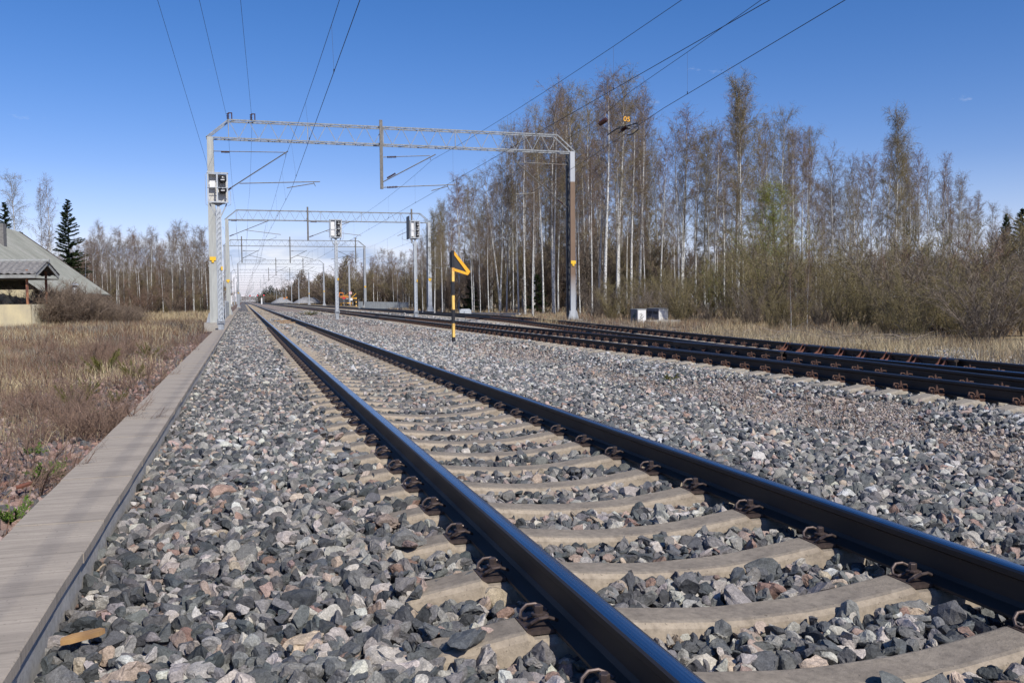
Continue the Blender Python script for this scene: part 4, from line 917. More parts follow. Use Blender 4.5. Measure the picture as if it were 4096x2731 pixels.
Px = at(1399, 1216, 192); b = MB(); b.box(-.17, .17, -.15, .15, -.3, float(at(1399, 1054, 192)[2]-Px[2])); o = b.build('plain_mast', MAT['postrust']); o.data.materials[0] = MAT['galvd']; o.location = tuple(map(float, Px)); tag(o, 'plain grey brown steel mast right behind the round number sign', 'mast')
EX = at(1376, 1212, 205); EXC = empty('excavator', tuple(map(float, EX))); tag(EXC, 'orange and dark grey excavator parked beside the far tracks', 'excavator')
b = MB(); 
for sy in (-.9, .9): b.prism([(-1.5, sy-.25, .1), (-1.2, sy-.25, -.2), (1.2, sy-.25, -.2), (1.5, sy-.25, .1), (1.3, sy-.25, .45), (-1.3, sy-.25, .45)], (0, .5, 0))
b.build('track', MAT['exdark'], EXC)
b = MB(); b.prism([(-1.0, -1.1, .55), (1.25, -1.1, .55), (1.25, -1.1, 1.35), (1.0, -1.1, 1.55), (-1.0, -1.1, 1.5)], (0, 2.2, 0)); b.build('body', MAT['exdark'], EXC)
b = MB(); b.box(-.95, 1.2, -1.15, -1.1, 1.2, 1.38); b.box(-.9, .9, -1.0, 1.0, 1.5, 1.62); b.build('orange_panel', MAT['orange'], EXC)
b = MB(); b.prism([(-1.15, -.1, 1.35), (-.1, -.1, 1.35), (-.15, -.1, 2.35), (-1.0, -.1, 2.4)], (0, 1.1, 0)); b.build('cab', MAT['orange'], EXC)
b = MB(); b.prism([(-1.02, -.13, 1.5), (-.2, -.13, 1.5), (-.24, -.13, 2.2), (-.92, -.13, 2.25)], (0, .02, 0)); b.build('window', MAT['glass'], EXC)
b = MB(); b.beam((-.1, .3, 1.2), (-.35, .2, 3.3), .35, .3); b.beam((-.35, .2, 3.2), (.3, .1, 2.4), .28, .24); b.build('arm', MAT['exdark'], EXC)
text('logo_bar', '————', .3, MAT['white'], EXC, (.6, -1.13, .95), (R(90), 0, 0)) if 0 else None
b = MB(); b.box(.35, .85, -1.125, -1.105, .95, 1.03); b.build('marking', MAT['white'], EXC)
BR = at(1384, 1217, 188); b = MB(); b.beam((-1.2, 0, .25), (1.2, 0, .25), .12, .16); b.beam((-1.0, 0, -.3), (-1.0, 0, .3), .06); b.beam((1.0, 0, -.3), (1.0, 0, .3), .06); o = b.build('buffer_bar', MAT['yellow']); o.location = tuple(map(float, BR)); tag(o, 'yellow bar barrier in front of the excavator', 'barrier')
RD = at(1376, 1216, 187); b = MB(); b.tube([(0, 0, -.3), (0, 0, 1.1)], .03, 5); o = b.build('marker_post', MAT['galv']); o.location = tuple(map(float, RD)); tag(o, 'short post with a red lamp box in front of the excavator', 'marker'); b = MB(); b.box(-.28, .28, -.1, .1, 1.05, 1.45); b.build('red_box', MAT['red'], o)
def heap(px, pyb, Y, w, h, label, mat='pilestone'):
    P = at(px, pyb, Y); nr, na = 10, 36; vs = []; r_ = np.random.default_rng(int(px))
    for i in range(nr+1):
        for j in range(na):
            a = 2*math.pi*j/na; q = i/nr; rad = w/2*q*(1+.12*math.sin(a*2+1)+.07*math.sin(a*5)); z = h*(1-q**1.3)*(1+.05*r_.normal()*(i > 0)) if i else h*.96; vs.append((rad*math.cos(a), rad*math.sin(a)*.8, z-.2))
    fs = [(i*na+j, i*na+(j+1) % na, (i+1)*na+(j+1) % na, (i+1)*na+j) for i in range(nr) for j in range(na)]; b = MB(); b.add(vs, fs); o = b.build('gravel_heap', MAT[mat], None, True); o.location = tuple(map(float, P)); tag(o, label, 'gravel heap')
heap(1222, 1210, 330, 8.5, 2.2, 'pale conical heap of gravel beside the far tracks')
heap(1250, 1210, 345, 9, 2.1, 'darker gravel heap right of the pale heap')
heap(1128, 1210, 420, 9, 2.6, 'small earth heap arched over a dark culvert, far down the line')
for px, py, pb, Y, lab in ((1001, 1183, 1211, 560, 'leftmost distant signal showing a red light, straight above the vanishing rails'), (1031, 1182, 1210, 520, 'middle distant signal with a red light against the dark trees'), (1056, 1181, 1210, 480, 'right distant signal with a red light against the dark trees')):
    P = at(px, pb, Y); E_ = empty('railway_signal', tuple(map(float, P))); tag(E_, lab, 'railway signal'); hz_ = float(at(px, py, Y)[2]-P[2]); b = MB(); b.tube([(0, 0, -.5), (0, 0, hz_)], .1, 5); b.build('post', MAT['galvd'], E_)
    b = MB(); b.box(-.35, .35, .0, .2, hz_-.7, hz_+.6); b.build('board', MAT['black'], E_); b = MB(); b.lathe([(.22, 0), (.22, .04)], (0, -.04, hz_), 12, 0, (0, 1, 0)); b.build('red_light', MAT['redlamp'], E_)
WS = at(905, 1208, 210); SH = empty('white_shed', tuple(map(float, WS))); tag(SH, 'small white shed beyond the left masts', 'shed'); b = MB(); b.box(-1.6, 1.2, 0, 3, -.5, 1.7); b.build('wall', MAT['white'], SH); b = MB(); b.box(-1.8, 1.4, -.2, 3.2, 1.7, 1.9); b.build('roof', MAT['fascia'], SH); b = MB(); b.box(-.6, .2, -.02, -.003, -.3, 1.2); b.build('door', MAT['fascia'], SH)
# small orange markers far down the line
for px, py, Y, lab in ((1137, 1193, 300, 'left one of two tiny orange plates before the dark far trees'), (1147, 1190, 310, 'right one of two tiny orange plates before the dark far trees')):
    P = at(px, 1211, Y); z = float(at(px, py, Y)[2]-P[2]); b = MB(); b.tube([(0, 0, -.3), (0, 0, z)], .04, 5); o = b.build('marker_post', MAT['galvd']); o.location = tuple(map(float, P)); tag(o, lab, 'marker'); b = MB(); b.box(-.25, .25, -.06, -.03, z-.18, z+.18); b.build('plate', MAT['orange'], o)
for px, Y, lab in ((1047, 330, 'short white marker post beside the far rails'),):
    P = at(px, 1213, Y); b = MB(); b.box(-.22, .22, -.1, .1, -.3, 1.9); o = b.build('marker_post', MAT['white']); o.location = tuple(map(float, P)); tag(o, lab, 'marker')
# loose boards and wood scraps
def scrap(name, loc, rz, size, mat, label, tilt=.08):
    b = MB(); r_ = random.Random(int(loc[0]*100)); L, w, h = size; pts0 = [(-L/2, -w*.3), (-L*.3, -w/2), (L*.35, -w*.45), (L/2, -w*.1), (L*.42, w*.35), (-L*.2, w/2), (-L*.45, w*.25)]
    b.prism([(x, y, 0) for x, y in pts0], (0, 0, h)); o = b.build(name, mat); o.location = loc; o.rotation_euler = (tilt, -tilt*.6, rz); tag(o, label, name.replace('_', ' ')); return o
P = onz(330, 2530, -.02); scrap('wood_scrap', (float(P[0]), float(P[1]), -.04), .35, (.15, .042, .018), MAT['woodl'], 'split pale brown piece of wood lying on the ballast in the lower left corner')
for (px, py, L, lab) in ((1130, 1282, .95, 'farther one of two brown boards lying between the rails'), (1152, 1289, .9, 'nearer one of two brown boards lying between the rails')):
    P = onz(px, py, .03); b = MB(); b.box(-L/2, L/2, -.12, .12, 0, .04); o = b.build('loose_board', MAT['woodl']); o.location = (float(P[0]), float(P[1]), .0); o.rotation_euler = (0, 0, .1); tag(o, lab, 'board')
P = onz(1276, 1722, 0); scrap('bark_flake', (float(P[0]), float(P[1]), .0), -.4, (.1, .03, .015), MAT['rustb'], 'rust red flake on the ballast left of the nearest rail', .5)
P = onz(210, 1925, -.06); scrap('bark_flake', (-3.35, float(P[1]), -.08), .5, (.11, .035, .015), MAT['rustb'], 'orange brown flake of wood among the weeds left of the trough', .3)

# ------------------------------------------------------------------ left buildings
H1 = at(421, 1169, 78); ze = float(H1[2]); xe_ = float(H1[0]); R1 = at(72, 927, 78); Wd = xe_-float(R1[0]); zr_ = float(R1[2])
BL = empty('warehouse', (xe_, 78, -.2)); tag(BL, 'large low building with a wide moss-grey corrugated roof at the left edge', 'building')
b = MB(); L = 25.5; n = 120; vs = []; fs = []
for i in range(n*2+1):
    y = .3-(L)*i/(n*2); off = .028 if i % 2 else -.0
    vs += [(.35, y, ze+.2-.23+off), (-Wd, y, zr_+.2+off), (-2*Wd-.35, y, ze+.2-.23+off)]
for i in range(n*2): fs += [(i*3, i*3+1, i*3+4, i*3+3), (i*3+1, i*3+2, i*3+5, i*3+4)]
b.add(vs, fs); nb_ = len(b.v); roof = b.build('roof', MAT['roof'], BL)
b = MB(); b.beam((.3, .3, ze+.2-.27), (.3, -L, ze+.2-.27), .06, .22); b.beam((.3, .33, ze+.2-.25), (-Wd, .33, zr_+.2-.02), .05, .2); b.build('fascia', MAT['darkwood'], BL)
b = MB(); b.box(-2*Wd+.1, -.1, -L+.3, 0, -.3, ze+.1); b.prism([(-2*Wd+.1, 0, ze+.1), (-.1, 0, ze+.1), (-Wd, 0, zr_)], (0, -.2, 0)); b.build('wall', MAT['render'], BL)
P = at(4, 1000, 62)-np.array([xe_, 78, -.2]); b = MB(); b.box(P[0]-.5, P[0]+.25, P[1]-.4, P[1]+.4, P[2]-1.5, P[2]+1.6); b.build('chimney', MAT['tile'], roof)
for k, (px, py) in enumerate(((299, 1165), )):
    P = at(299, 1190, 62)
VP_ = at(299, 1195, 60); VE = empty('vent_pipe', tuple(map(float, VP_))); tag(VE, 'silver vent pipe with a cone cap rising from the bushes before the big roof', 'vent pipe'); hv = float(at(299, 1140, 60)[2]-VP_[2]); b = MB(); b.lathe([(.15, -1.4), (.15, .2), (.13, .22), (.13, hv)], (0, 0, 0), 14); b.build('pipe', MAT['galv'], VE, True); b = MB(); b.lathe([(.27, hv-.02), (.27, hv), (.03, hv+.16)], (0, 0, 0), 14); b.build('cap', MAT['galv'], VE)
# porch shelter: local frame, ridge runs along -X, gable towards +X, turned a little
PC = at(122, 1217, 49); phi = R(-12)
PO = empty('porch_shelter', (float(PC[0]), 49, 0), phi); tag(PO, 'small open porch with grey wavy tiled roof on yellow concrete walls, left edge', 'shelter')
zw = float(PC[2]); GD = 2.1
b = MB(); b.box(-6, 0, 0, .14, -.6, zw); b.build('wall', MAT['render'], PO); b = MB(); b.box(-.14, 0, .14, GD, -.6, zw-.003); b.build('wall', MAT['renderp'], PO)
ztop = float(at(112, 1098, 49)[2])
for (x, y) in ((-.16, .07), (-.07, GD-.1), (-3.2, .07)): b = MB(); b.box(x-.045, x+.045, y-.045, y+.045, zw-.003, ztop+.25); b.build('post', MAT['postrust'], PO)
zev = float(at(140, 1096, 49)[2]); zrg = float(at(184, 1046, 50)[2]); y0_, y1_ = -.25, GD+.35; ym = (y0_+y1_)/2
for sgn in (0, 1):
    b = MB(); nn = 96; rows = 8; vs = []; ye, yr = (y0_, ym) if sgn == 0 else (y1_, ym)
    for j in range(rows+1):
        t = j/rows
        for i in range(nn+1): x = .45-8.0*i/nn; wv_ = .035*math.sin(x*2*math.pi/.33); step = .03*(1-(j % 1)); vs.append((x, ye+(yr-ye)*t, zev+(zrg-zev)*t+wv_+(.02 if j % 2 else 0)))
    fs = [(j*(nn+1)+i, j*(nn+1)+i+1, (j+1)*(nn+1)+i+1, (j+1)*(nn+1)+i) for j in range(rows) for i in range(nn)]
    b.add(vs, fs); ob = b.build('roof_slope', MAT['tile'], PO); md = ob.modifiers.new('s', 'SOLIDIFY'); md.thickness = .03
b = MB(); b.lathe([(.10, 0), (.10, 8.1)], (.5, ym, zrg+.02), 10, 0, (-1, 0, 0)); b.build('ridge_cap', MAT['fascia'], PO)
b = MB(); b.box(-7.5, .38, y0_-.02, y0_+.02, zev-.20, zev-.04); b.build('fascia', MAT['fascia'], PO)
b = MB(); 
b.beam((.38, y0_, zev-.11), (.38, ym, zrg-.09), .05, .17); b.beam((.38, y1_, zev-.11), (.38, ym, zrg-.09), .05, .17); b.build('bargeboard', MAT['fascia'], PO)
b = MB(); b.box(-7.5, .34, y0_+.02, y1_-.02, zev-.24, zev-.20); b.build('ceiling', MAT['darkwood'], PO)

# ------------------------------------------------------------------ vegetation
class TB:
    """collects tapered 3-sided limbs and flat twig triangles"""
    def __init__(s): s.V = []; s.F = []; s.n = 0; s.tri = []
    def limb(s, pts, rad, sides=3):
        pts = np.asarray(pts, float); k = len(pts); d = np.gradient(pts, axis=0); d /= np.linalg.norm(d, axis=1)[:, None]+1e-9
        u = np.cross(d, [0.3, .2, 1.]); u /= np.linalg.norm(u, axis=1)[:, None]+1e-9; w = np.cross(d, u); a = np.arange(sides)*2*np.pi/sides
        ring = pts[:, None]+np.asarray(rad)[:, None, None]*(u[:, None]*np.cos(a)[None, :, None]+w[:, None]*np.sin(a)[None, :, None]); s.V.append(ring.reshape(-1, 3)); f = []
        for i in range(k-1):
            for j in range(sides):
                q = (j+1) % sides; A, B_, Cc, D = i*sides+j, i*sides+q, (i+1)*sides+q, (i+1)*sides+j; f += [(A, B_, Cc), (A, Cc, D)]
        s.F.append(np.array(f)+s.n); s.n += k*sides
    def twigs(s, P, D, L, w, r_):
        n = len(P); D = D/np.linalg.norm(D, axis=1)[:, None]; q = r_.normal(size=(n, 3)); q -= D*(q*D).sum(1)[:, None]; q /= np.linalg.norm(q, axis=1)[:, None]+1e-9
        w = np.asarray(w)*np.ones(n); a = P-q*w[:, None]/2; b = P+q*w[:, None]/2; c = P+D*L[:, None]
        s.V.append(np.stack([a, b, c], 1).reshape(-1, 3)); s.F.append(np.arange(3*n).reshape(n, 3)+s.n); s.n += 3*n
    def mesh(s, name, mat): return npmesh(name, np.concatenate(s.V), np.concatenate(s.F), 3, mat)
def nrm(v): return v/(np.linalg.norm(v)+1e-9)
def leaves(P, size, r_, name, mat):
    n = len(P); a = r_.normal(size=(n, 3)); a /= np.linalg.norm(a, axis=1)[:, None]; b = r_.normal(size=(n, 3)); b -= a*(a*b).sum(1)[:, None]; b /= np.linalg.norm(b, axis=1)[:, None]
    s_ = size*r_.uniform(.6, 1.3, (n, 1)); V = np.stack([P-a*s_*.5, P+b*s_*.35, P+a*s_*.5], 1).reshape(-1, 3); return npmesh(name, V, np.arange(3*n).reshape(n, 3), 3, mat)
def make_birch(seed, H, start=.3, nl=40, spread=.15, tw=.017, droop=.6, twmat='twig', barkm='birch', leaf=None, nleaf=0, r0=None, fork=False, dens=1.0):
    r_ = np.random.default_rng(seed); tr = TB(); cr = TB(); r0 = r0 or H*.0085; m = 14
    stems = 2 if fork else 1; tips = []
    for st in range(stems):
        t = np.linspace(0, 1, m); ph = r_.uniform(0, 6.28); amp = H*.022
        px = amp*np.sin(t*3.2+ph)*t+ (H*.09*(t**1.3)*(1 if st else -.3) if fork else r_.normal()*H*.012*t*t); py = amp*np.cos(t*2.7+ph)*t
        Pt = np.stack([px, py, t*H*(1 if not st else .93)-.25*(t == 0)], 1); rad = r0*(1-t*.93)**.9*(.8 if fork else 1); rad[0] *= 1.25; tr.limb(Pt, rad, 7)
        tips.append(Pt)
    for Pt in tips:
        Ht = Pt[-1, 2]
        for i in range(nl):
            u = (i+r_.uniform(0, 1))/nl; z = start+(1-start)*u**.85*.97; idx = z*(m-1); k = min(int(idx), m-2); base = Pt[k]+(Pt[k+1]-Pt[k])*(idx-k)
            prof = math.sin(math.pi*min(1, (1-u)*.62+.38)**1.0)*.55+.5*(1-u)**.7+.08
            L = Ht*spread*prof*r_.uniform(.65, 1.15)*(1 if u > .12 else .7); az = i*2.4+r_.uniform(-.5, .5); el = R(r_.uniform(28, 52)+22*u)
            d0 = np.array([math.cos(az)*math.cos(el), math.sin(az)*math.cos(el), math.sin(el)]); P = [base]; d = d0.copy()
            nseg = 6
            for j in range(nseg): d = nrm(d+np.array([0, 0, .10-.07*j*droop])+r_.normal(size=3)*.09); P.append(P[-1]+d*L/nseg)
            P = np.array(P); rr = (L*.009+.004)*(1-np.linspace(0, 1, nseg+1)*.85); cr.limb(P, rr, 3)
            ns = max(5, int((6+L*3.0)*dens)); tp, td, tl = [], [], []
            for s_ in range(ns):
                q = r_.uniform(.12, 1.0)*nseg; kk = min(int(q), nseg-1); b0 = P[kk]+(P[kk+1]-P[kk])*(q-kk); dl = nrm(P[kk+1]-P[kk]); dd = nrm(dl*.8+r_.normal(size=3)*.55+np.array([0, 0, .25])); L2 = L*.38*r_.uniform(.5, 1.1)+.25
                p2 = [b0]; d2 = dd
                for j in range(3): d2 = nrm(d2+np.array([0, 0, -.12*j*droop])+r_.normal(size=3)*.12); p2.append(p2[-1]+d2*L2/3)
                p2 = np.array(p2); cr.limb(p2, np.linspace(.0065, .0025, 4), 3)
                n3 = int(8*dens)+3; qq = r_.uniform(.05, 1, n3)*3; k3 = np.minimum(qq.astype(int), 2); bb = p2[k3]+(p2[k3+1]-p2[k3])*(qq-k3)[:, None]; dv = (p2[k3+1]-p2[k3])/(L2/3)*.7+r_.normal(size=(n3, 3))*.5+np.array([0, 0, .15-.55*droop]); tp.append(bb); td.append(dv); tl.append(r_.uniform(.2, .6, n3)*(1+.3*droop))
            tp, td, tl = np.concatenate(tp), np.concatenate(td), np.concatenate(tl); cr.twigs(tp, td, tl, tw, r_)
            # fine side twiglets
            dn = td/np.linalg.norm(td, axis=1)[:, None]; mid = tp+dn*(tl*r_.uniform(.3, .8, len(tl)))[:, None]; cr.twigs(mid, dn+r_.normal(size=dn.shape)*.6, tl*.55, tw*.8, r_)
    tm = tr.mesh('trunk', MAT[barkm]); tm.polygons.foreach_set('use_smooth', np.ones(len(tm.polygons), bool)); cm = cr.mesh('crown', MAT[twmat]); lm = None
    if nleaf:
        Vc = np.concatenate(cr.V); P = Vc[r_.integers(0, len(Vc), nleaf)]+r_.normal(size=(nleaf, 3))*.08; lm = leaves(P, .085 if leaf == 'bud' else .05, r_, 'leaves', MAT[leaf])
    return (H, tm, cm, lm)
def make_bush(seed, H, nst=16, spread=.35, twmat='twig', leaf=None, nleaf=0, tw=.011, dens=1.0, stemw=.018):
    r_ = np.random.default_rng(seed); tr = TB(); cr = TB()
    for i in range(nst):
        az = r_.uniform(0, 6.28); lean = r_.uniform(.05, spread); L = H*r_.uniform(.65, 1.05); d = nrm(np.array([math.cos(az)*lean*1.3, math.sin(az)*lean*1.3, 1])); P = [np.array([math.cos(az)*r_.uniform(0, .35), math.sin(az)*r_.uniform(0, .35), -.1])]; ns = 7
        for j in range(ns): d = nrm(d+r_.normal(size=3)*.09+np.array([math.cos(az), math.sin(az), 0])*.03); P.append(P[-1]+d*L/ns)
        P = np.array(P); tr.limb(P, stemw*(H/3)**.6*(1-np.linspace(0, 1, ns+1)*.88), 4)
        for s_ in range(int((7+H*3.2)*dens)):
            q = r_.uniform(.12, 1.0)*ns; k = min(int(q), ns-1); b0 = P[k]+(P[k+1]-P[k])*(q-k); dd = nrm((P[k+1]-P[k])/(L/ns)*.9+r_.normal(size=3)*.5+np.array([0, 0, .3])); L2 = r_.uniform(.25, .75)*(.35+H*.14); p2 = [b0]
            for j in range(3): dd = nrm(dd+r_.normal(size=3)*.15+np.array([0, 0, .05])); p2.append(p2[-1]+dd*L2/3)
            p2 = np.array(p2); cr.limb(p2, np.linspace(.006, .0025, 4), 3); n3 = int(7*dens)+2; qq = r_.uniform(.05, 1, n3)*3; k3 = np.minimum(qq.astype(int), 2); bb = p2[k3]+(p2[k3+1]-p2[k3])*(qq-k3)[:, None]; dv = (p2[k3+1]-p2[k3])/(L2/3)+r_.normal(size=(n3, 3))*.55+np.array([0, 0, .2]); tl = r_.uniform(.12, .4, n3)*(.6+H*.12); cr.twigs(bb, dv, tl, tw, r_)
            mid = bb+dv/np.linalg.norm(dv, axis=1)[:, None]*(tl*.5)[:, None]; cr.twigs(mid, dv+r_.normal(size=dv.shape)*.6, tl*.6, tw*.8, r_)
    cm = cr.mesh('twigs', MAT[twmat]); lm = None
    if nleaf: Vc = np.concatenate(cr.V); P = Vc[r_.integers(0, len(Vc), nleaf)]+r_.normal(size=(nleaf, 3))*.05; lm = leaves(P, .05, r_, 'leaves', MAT[leaf])
    return (H, tr.mesh('stems', MAT['darkbark' if twmat != 'twiggrey' else 'twiggrey']), cm, lm)
def make_spruce(seed, H, wide=.22, mat='needle', start=.04):
    r_ = np.random.default_rng(seed); tr = TB(); cr = TB(); t = np.linspace(0, 1, 8); tr.limb(np.stack([0*t, 0*t, t*H-.2], 1), H*.011*(1-t*.95)+.01, 7); nl = int(H*14)
    for i in range(nl):
        u = (i+r_.random())/nl; z = H*(start+(1-start)*u); L = H*wide*(1-u)**.85*r_.uniform(.7, 1.1)+.12; az = r_.uniform(0, 6.28); P = [np.array([0, 0, z])]; d = np.array([math.cos(az), math.sin(az), .15+.5*u]); ns = 5
        for j in range(ns): d = nrm(d+np.array([0, 0, -.22 if j < 2 else .14])*(1-u*.7)+r_.normal(size=3)*.05); P.append(P[-1]+d*L/ns)
        P = np.array(P); cr.limb(P, np.linspace(.018, .004, ns+1), 3); n3 = int(26+L*42); q = r_.uniform(.08, 1, n3)*ns; k = np.minimum(q.astype(int), ns-1); b0 = P[k]+(P[k+1]-P[k])*(q-k)[:, None]; dl = (P[k+1]-P[k])/(L/ns); side = np.cross(dl, [0, 0, 1.])*r_.choice([-1, 1], n3)[:, None]; dv = dl*.8+side*.9+r_.normal(size=(n3, 3))*.22+np.array([0, 0, -.35]); cr.twigs(b0, dv, r_.uniform(.15, .42, n3)*(.5+L*.22), .085, r_)
        cr.twigs(b0+r_.normal(size=b0.shape)*.04, dv+r_.normal(size=dv.shape)*.3, r_.uniform(.1, .3, n3)*(.5+L*.22), .08, r_)
    return (H, tr.mesh('trunk', MAT['darkbark']), cr.mesh('crown', MAT[mat]), None)
def place(proto, x, y, z, H, rz, name, label, cat, group, sxy=None, lean=0, p=('trunk', 'crown')):
    s_ = H/proto[0]; E_ = empty(name, (x, y, z), rz); E_.rotation_euler = (lean, 0, rz); E_.scale = ((sxy or s_), (sxy or s_), s_); tag(E_, label, cat, group)
    link(p[0], proto[1], E_); link(p[1], proto[2], E_)
    if proto[3]: link('leaves', proto[3], E_)
    return E_
BI = [make_birch(100+i, 18, [.38, .30, .44, .34, .40, .26][i], 34, [.13, .155, .12, .165, .14, .15][i], .018, [.7, .4, .6, .9, .5, .7][i], ['twig', 'twig', 'twigred', 'twigol', 'twig', 'twiggrey'][i], leaf='budol', nleaf=[0, 0, 0, 2600, 0, 900][i], fork=(i == 5), dens=.82) for i in range(6)]
BG = make_birch(121, 18, .22, 50, .17, .02, .8, 'twigol', leaf='budol', nleaf=6500)
BL_ = make_birch(131, 14, .12, 46, .2, .017, .4, 'twigol', barkm='darkbark', leaf='bud', nleaf=21000)
BT = [make_birch(140+i, 11, .22, 26, .13, .016, .35, ['twig', 'twigred', 'twiggrey'][i], dens=.8, r0=.07) for i in range(3)]
BF = [make_birch(150+i, 15, .06, 34, .19, .10, .4, ['twig', 'twigol'][i], dens=.55, barkm='darkbark') for i in range(2)]
BK = [make_bush(230+i, 8, 22, .32, ['twig', 'twigol', 'twiggrey'][i], None, 0, .035, .8, .03) for i in range(3)]
BU = [make_bush(200+i, 4.2, 18, .42, ['twig', 'twigred', 'twigol', 'twiggrey'][i], leaf='budol' if i == 2 else None, nleaf=5200 if i == 2 else 0, tw=.013) for i in range(4)]
BUG = make_bush(210, 5, 18, .4, 'twigol', 'bud', 6500, .013)
BUL = make_bush(215, 1.6, 26, .5, 'twig', None, 0, .008, 1.0, .008)
SPR = [make_spruce(300, 14, .22), make_spruce(301, 14, .17)]
SPS = make_spruce(303, 3.5, .3); PNE = make_spruce(305, 10, .26, 'needle', .3)
rv = random.Random(77); gz1 = lambda x, y: float(ground_z(x, y))
ENV_R = [(1640, 900), (1700, 930), (1745, 830), (1790, 800), (1850, 700), (1910, 690), (1960, 740), (2010, 640), (2040, 500), (2075, 480), (2140, 470), (2210, 375), (2300, 385), (2370, 350), (2420, 318), (2500, 345), (2570, 400), (2625, 520), (2680, 600), (2720, 468), (2760, 560), (2800, 520), (2860, 520), (2905, 480), (2945, 362), (3000, 380), (3050, 470), (3100, 520), (3150, 458), (3200, 520), (3250, 530), (3290, 600), (3340, 640), (3400, 620), (3460, 640), (3510, 600), (3575, 482), (3620, 560), (3670, 580), (3700, 640), (3760, 700), (3800, 640), (3860, 750), (3940, 730), (4010, 830), (4096, 900), (4300, 950)]
ex_, ey_ = zip(*ENV_R); env_r = lambda px: float(np.interp(px, ex_, ey_))
def top_to_H(px, py_top, Y, z): return max(1.0, float(at(px, py_top, Y)[2])-z)
def tree_at(px, D, pyt, proto, name, label, cat, group, zoff=0, wide=1.0, lean=0, p=('trunk', 'crown')):
    q = at(px, 1200, D); x = float(q[0]); z = gz1(x, D)+zoff; H = top_to_H(px, pyt, D, z); s_ = H/proto[0]; return place(proto, x, D, z, H, rv.uniform(0, 6.28), name, label, cat, group, s_*wide, lean, p)
# named front trees of the right-hand wood: (px, depth, top py, prototype, width, label)
KEY = [(2420, 62, 322, BI[0], 1.0, 'tall birch with a thick bright white trunk, rising right of the brown gantry mast'), (2470, 66, 350, BI[3], 1.0, 'tall birch with white trunk just right of the thickest white trunk'), (2215, 74, 378, BI[1], .9, 'tall birch left of the brown gantry mast with a very pale upper stem'),
       (2560, 70, 400, BI[4], .9, 'slender tall birch whose top ends just right of the 05 plate'), (2730, 68, 466, BI[2], .95, 'separate pointed birch left of the broad dense-crowned one'), (2950, 60, 360, BG, .95, 'broad tall birch with an olive brown crown, standing clear against the blue sky'),
       (3575, 58, 482, BG, .8, 'pale pointed birch rising highest in the right third of the wood'), (3130, 60, 470, BI[3], .9, 'birch behind the bright green tree'), (3105, 46, 760, BL_, 1.5, 'tree with fresh yellow green leaves in front of the birches'),
       (3800, 30, 640, BI[2], .55, 'thin lone birch with a white stem leaning a little, near the right edge'), (2000, 80, 640, BI[5], 1.0, 'forked birch with two white stems behind the striped sign post'), (1835, 88, 720, BI[2], .9, 'reddish-crowned birch behind the striped sign post'),
       (2300, 78, 385, BI[3], .9, 'tall birch directly behind the brown gantry mast'), (2860, 66, 520, BI[0], .9, 'birch with dark purple-brown crown between the two separate tall birches'), (3330, 62, 620, BI[5], .9, 'forked birch with white limbs in the middle of the right-hand wood')]
for px, D, pt, pr, wd, lab in KEY: tree_at(px, D, pt, pr, 'birch_tree', lab, 'birch', 'birches of the wood right of the tracks', 0, wd, .02 if 'leaning' in lab else 0)
LB = {0: 'bare birch in the front row of the dense right-hand wood', 1: 'bare birch in the middle of the dense right-hand wood', 2: 'bare birch deep in the dense right-hand wood'}
px = 1690
while px < 4250:
    for row, (D0, D1) in enumerate(((62, 74), (76, 92), (94, 118))):
        if rv.random() < (.34, .22, .20)[row]: continue
        p_ = px+rv.uniform(-22, 22); D = rv.uniform(D0, D1)
        if p_ > 3650: D *= .75
        e_ = env_r(p_); red = rv.choice([.04, .13, .25, .4]) if row else rv.choice([.05, .14, .28, .42]); pt = e_+(1195-e_)*red
        tree_at(p_, D, pt, rv.choice(BI[:5]+[BI[0], BI[1], BI[3]]+([BG] if rv.random() < .3 else [])), 'birch_tree', LB[row], 'birch', LB[row].replace('birch', 'birches'), 0, rv.uniform(.62, .88), rv.uniform(-.035, .035))
    px += 33
for px in range(1680, 4240, 62):
    for row in (0, 1):
        D = (rv.uniform(80, 95), rv.uniform(100, 125))[row]*(.75 if px > 3600 else 1); e_ = env_r(px); tree_at(px+rv.uniform(-15, 15), D, 1195-(1195-e_)*rv.uniform(.22, .40), rv.choice(BK), 'bush', 'tall dark thicket bush between the trunks of the right-hand wood', 'bush', 'thicket bushes between the trunks of the right-hand wood', 0, 1.0, 0, ('stems', 'twigs'))
for px in range(1690, 2420, 21): tree_at(px+rv.uniform(-8, 8), rv.uniform(96, 128), env_r(px)+(1195-env_r(px))*rv.uniform(.05, .4), rv.choice(BI[:5]), 'birch_tree', LB[2], 'birch', LB[2].replace('birch', 'birches'), 0, rv.uniform(.7, .95), rv.uniform(-.03, .03))
for px in range(1690, 2500, 45): tree_at(px, rv.uniform(105, 130), 1195-(1195-env_r(px))*rv.uniform(.3, .5), rv.choice(BK), 'bush', 'tall dark thicket bush between the trunks of the right-hand wood', 'bush', 'thicket bushes between the trunks of the right-hand wood', 0, 1.0, 0, ('stems', 'twigs'))
